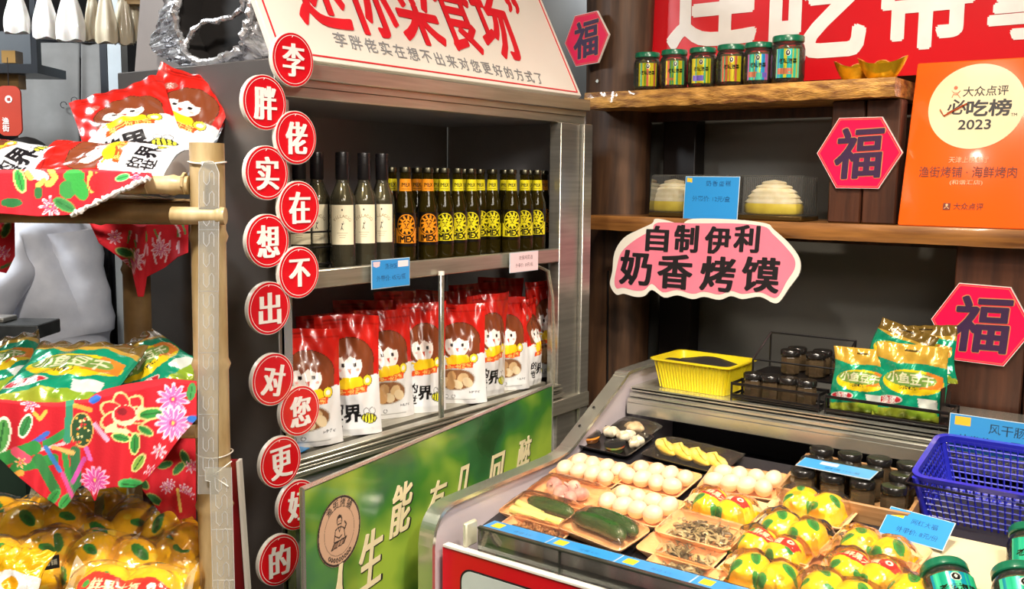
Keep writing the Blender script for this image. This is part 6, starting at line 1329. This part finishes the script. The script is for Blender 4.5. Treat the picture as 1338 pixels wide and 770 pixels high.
# rail with hanging plastic bags
zr = at(90, -14, 3.0).z; a, c = at(-260, -14, 3.0), at(200, -14, 3.0)
hr = thing('hanging_rail', 'round dark rail from which the white plastic bags hang', 'rail', (0,0,0)); MB().tube([(a.x,a.y,zr),(c.x,c.y,zr)], .010, 10).build('rail_tube', M_DARKF, hr)
for q in (a, c): MB().tube([(q.x,q.y,zr),(q.x,q.y,2.95)], .006, 8).build('hanger_rod', M_DARKF, hr)
pb = pbox('brass_fitting', 160, 186, -10, 5, 3.02, .05, M_BAMBOOD, hr)
M_PB = mat('white_plastic_bag', '#f0eeea', .4, 0, '#dcdad6', 12, (1,1,.4), .5, sss=.3, coat=.3); M_PBD = mat('beige_plastic_bag', '#d8ccb4', .4, 0, '#c0b498', 12, (1,1,.4), .5, sss=.2, coat=.3)
bl = ('white plastic bag at the far left of the rail','second white bag from the left on the rail','third and largest white bag on the rail','first beige bag right of the white ones','middle beige bag on the rail, hanging lowest','rightmost beige bag on the rail','beige bag half hidden behind the rightmost one')
for i, (px, wpx, bot, d) in enumerate(((20,34,42,3.0),(57,34,49,3.0),(90,38,52,2.97),(120,24,52,3.02),(137,30,55,2.98),(160,26,57,3.02),(172,24,54,3.06))):
    t = thing('plastic_bag', bl[i], 'bag', (0,0,0), 0, 'plastic bags hanging from the rail'); top = at(px, -14, d); bt = at(px, bot, d); H_ = zr - bt.z; W_ = wpx/1287*d; rr = random.Random(i); ph = rr.uniform(0, 6)
    t.location = (top.x, top.y, bt.z); t.rotation_euler = (0, 0, YAW); b = MB(); R_ = []
    for k in range(12):
        v = k/11; wd = W_/2*(1-.62*max(0, (v-.35)/.65)**1.3)*(.97+.03*math.sin(PI*min(1, v*3))); dp = .022*(1-.8*v)*(.6+.4*min(1, v*5))
        R_.append([(wd*math.cos(q)*(1+.05*math.sin(6*q+ph+v*4)), dp*math.sin(q)*(1+.25*math.sin(5*q+ph)), H_*v*.93+.004*math.sin(4*q+ph)*(1-v)) for q in [2*PI*j/28 for j in range(28)]])
    b.rings(R_); b.build('bag_body', M_PB if i < 3 else M_PBD, t, 60); MB().tube([(-.006,0,H_*.92),(0,0,H_+.006),(.006,0,H_*.92)], .0035, 6).build('handle', M_PB if i < 3 else M_PBD, t)
# kitchen counter and dark slatted unit
kc = thing('kitchen_counter', 'dark stone topped counter with deep green side at the left edge of the kitchen', 'counter', (0,0,0))
zt_ = at(20, 425, 2.75).z; p = at(49, 425, 2.75)
o = MB().box((-.5, .07, -.020), (1.0, .14, .04), bev=.003).build('stone_top', mat('dark_stone', '#3c3e3e', .4, 0, '#2a2c2c', 20, bump=.2), kc); o.location = (p.x, p.y, zt_); o.rotation_euler = (0,0,YAW)
o = MB().box((-.535, .08, -zt_/2-.02), (.93, .10, zt_-.04)).build('green_side', mat('deep_green_panel', '#2f4436', .4), kc); o.location = (p.x, p.y, zt_); o.rotation_euler = (0,0,YAW)
o = MB().box((-.18, .07, .0075), (.14, .08, .014), bev=.003).build('steel_rest', M_STEEL, kc); o.location = (p.x, p.y, zt_); o.rotation_euler = (0,0,YAW)
sl = thing('slatted_cooling_unit', 'black unit with horizontal louvre slats behind the cook', 'appliance', (0,0,0))
pbox('housing', 92, 149, 285, 900, 3.62, .25, mat('black_housing', '#19191b', .4), sl); 
for k in range(9): pbox('slat', 100, 124, 372+k*9, 376+k*9, 3.605, .02, mat_('slat_metal', '#34353a', .4), sl)

# ================================================================== the cook (seen from shoulder to waist, turned to the left)
pe = thing('person', 'person in a white long-sleeved jacket turned left at the kitchen counter, one arm bent forward', 'person', (0,0,0))
PB = at(72, 300, 3.25); pe.location = (PB.x, PB.y, 0); pe.rotation_euler = (0, 0, YAW)        # local +x right in the picture; the person faces local -x
def skin_mesh(name, joints, edges, matl, root, levels=2):
    me = bpy.data.meshes.new(name); names_ = list(joints); me.from_pydata([joints[k][0] for k in names_], [(names_.index(a), names_.index(b_)) for a, b_ in edges], []); o = bpy.data.objects.new(name, me); col.objects.link(o)
    m = o.modifiers.new('skin', 'SKIN'); me.skin_vertices if me.skin_vertices else None
    sv = me.skin_vertices[0].data
    for i, k in enumerate(names_): r = joints[k][1]; sv[i].radius = (r, r) if not isinstance(r, tuple) else r; sv[i].use_root = (k == root)
    s_ = o.modifiers.new('sub', 'SUBSURF'); s_.levels = levels; s_.render_levels = levels; m.use_smooth_shade = True
    dg = bpy.context.evaluated_depsgraph_get(); nm = bpy.data.meshes.new_from_object(o.evaluated_get(dg)); bpy.data.objects.remove(o)
    nm.materials.clear(); nm.materials.append(matl); nm.polygons.foreach_set('use_smooth', [True]*len(nm.polygons)); q = bpy.data.objects.new(name, nm); col.objects.link(q); q.parent = pe; return q
M_SKIN = mat('skin_tone', '#d9a47e', .5, sss=.2); M_SHIRT = mat('white_cotton_jacket', '#eef1fa', .75, 0, '#d2d6e2', 8, (1,1,1), .5, bscale=14); M_TROU = mat('dark_trousers', '#24242a', .8); M_HAIR = mat('black_hair', '#17120f', .5)
J = {'pelvis': ((0,0,.93),(.125,.15)), 'belly': ((-.01,0,1.06),(.115,.15)), 'chest': ((-.02,0,1.24),(.12,.17)), 'upper': ((-.03,0,1.38),(.07,.10)), 'neck': ((-.06,0,1.48),.052), 'head': ((-.09,0,1.56),.078), 'crown': ((-.09,0,1.67),.075)}
E = [('pelvis','belly'),('belly','chest'),('chest','upper'),('upper','neck'),('neck','head'),('head','crown')]
for s_, nm_ in ((-1, 'n'), (1, 'f')):       # near arm (towards the camera) and far arm
    J.update({'sh'+nm_: ((-.03, s_*.155, 1.375), .042), 'el'+nm_: ((-.12, s_*.22, 1.14), .036), 'wr'+nm_: ((-.34, s_*.17, 1.17), .028), 'pa'+nm_: ((-.41, s_*.16, 1.165), .028)})
    E += [('upper','sh'+nm_),('sh'+nm_,'el'+nm_),('el'+nm_,'wr'+nm_),('wr'+nm_,'pa'+nm_)]
    for f_, (dy, L_) in enumerate(((-.028,.060),(-.010,.070),(.008,.066),(.024,.052))):
        J['f%s%d' % (nm_, f_)] = ((-.45, s_*.16+dy, 1.160), .009); J['g%s%d' % (nm_, f_)] = ((-.41-L_, s_*.16+dy*1.1, 1.140), .0085); E += [('pa'+nm_, 'f%s%d' % (nm_, f_)), ('f%s%d' % (nm_, f_), 'g%s%d' % (nm_, f_))]
    J['t'+nm_] = ((-.40, s_*.16-s_*.045, 1.158), .010); J['u'+nm_] = ((-.435, s_*.16-s_*.055, 1.145), .009); E += [('pa'+nm_, 't'+nm_), ('t'+nm_, 'u'+nm_)]
    J.update({'hi'+nm_: ((0, s_*.09, .86), .088), 'kn'+nm_: ((-.02, s_*.10, .49), .056), 'an'+nm_: ((.02, s_*.10, .09), .038), 'to'+nm_: ((-.13, s_*.11, .035), .033)}); E += [('pelvis','hi'+nm_),('hi'+nm_,'kn'+nm_),('kn'+nm_,'an'+nm_),('an'+nm_,'to'+nm_)]
skin_mesh('body', J, E, M_SKIN, 'pelvis', 2)
S = {'hem': ((.01,0,.93),(.15,.185)), 'belly': ((0,0,1.06),(.140,.175)), 'chest': ((-.015,0,1.24),(.145,.19)), 'upper': ((-.03,0,1.385),(.105,.145)), 'col': ((-.055,0,1.455),.066)}
SE = [('hem','belly'),('belly','chest'),('chest','upper'),('upper','col')]
for s_, nm_ in ((-1, 'n'), (1, 'f')):
    S.update({'sh'+nm_: ((-.03, s_*.175, 1.385), .082), 'up'+nm_: ((-.075, s_*.205, 1.26), .074), 'el'+nm_: ((-.125, s_*.222, 1.14), .064), 'fo'+nm_: ((-.22, s_*.20, 1.155), .052), 'cu'+nm_: ((-.315, s_*.173, 1.168), .044)}); SE += [('upper','sh'+nm_),('sh'+nm_,'up'+nm_),('up'+nm_,'el'+nm_),('el'+nm_,'fo'+nm_),('fo'+nm_,'cu'+nm_)]
sh_ = skin_mesh('jacket', S, SE, M_SHIRT, 'chest', 3)
for v in sh_.data.vertices:       # folds in the cloth
    x, y, z = v.co; k = .006*math.sin(22*z+9*x+3*y)+.005*math.sin(40*x+17*z)*math.sin(12*y+2)+.004*math.sin(55*z-20*x); n_ = v.normal; v.co = v.co + n_*k
Tr = {'w': ((0,0,.95),(.135,.16)), 'p': ((0,0,.88),(.13,.16))}; TE = [('w','p')]
for s_, nm_ in ((-1, 'n'), (1, 'f')): Tr.update({'hi'+nm_: ((0, s_*.09, .80), .098), 'kn'+nm_: ((-.02, s_*.10, .49), .072), 'an'+nm_: ((.02, s_*.10, .12), .060)}); TE += [('p','hi'+nm_),('hi'+nm_,'kn'+nm_),('kn'+nm_,'an'+nm_)]
skin_mesh('trousers', Tr, TE, M_TROU, 'p', 2)
for s_ in (-1, 1): MB().rings([[(-.05+.13*math.cos(q)*k_, s_*.105+.045*math.sin(q)*k_, z) for q in [2*PI*j/20 for j in range(20)]] for z, k_ in ((.0,1.0),(.03,1.02),(.06,.8),(.085,.45))]).build('shoe', M_BLACK, pe, 60)
MB().rings([[(-.082+.088*math.sin(a)*math.cos(q), .083*math.sin(a)*math.sin(q), 1.625-.098*math.cos(a)*(.4 if a < PI/2 and math.cos(q) < -.2 else 1)) for q in [2*PI*j/24 for j in range(24)]] for a in [PI*(k+.05)/10.1 for k in range(11)] if a > 1.0]).build('hair', M_HAIR, pe, 70)
for s_ in (-1, 1):
    MB().lathe([(.001,-.011),(.009,-.006),(.011,0),(.009,.006),(.001,.011)], 12, Matrix.Translation((-.160, s_*.030, 1.600))).build('eye', M_BLACK, pe)
    MB().lathe([(.001,-.022),(.012,-.012),(.015,0),(.012,.015),(.001,.024)], 12, Matrix.Translation((-.085, s_*.082, 1.59)) @ Matrix.Diagonal((1,.45,1,1))).build('ear', M_SKIN, pe)
MB().rings([[(-.166-k_*.5, 1.2*k_*math.sin(q), z+k_*math.cos(q)*.4) for q in [2*PI*j/10 for j in range(10)]] for z, k_ in ((1.60,.004),(1.585,.008),(1.568,.014),(1.560,.006))]).build('nose', M_SKIN, pe)
MB().tube([(-.158,-.022,1.530),(-.167,0,1.528),(-.158,.022,1.530)], .005, 8, flat=.6).build('mouth', mat('lip_tone', '#b0605a', .5), pe)
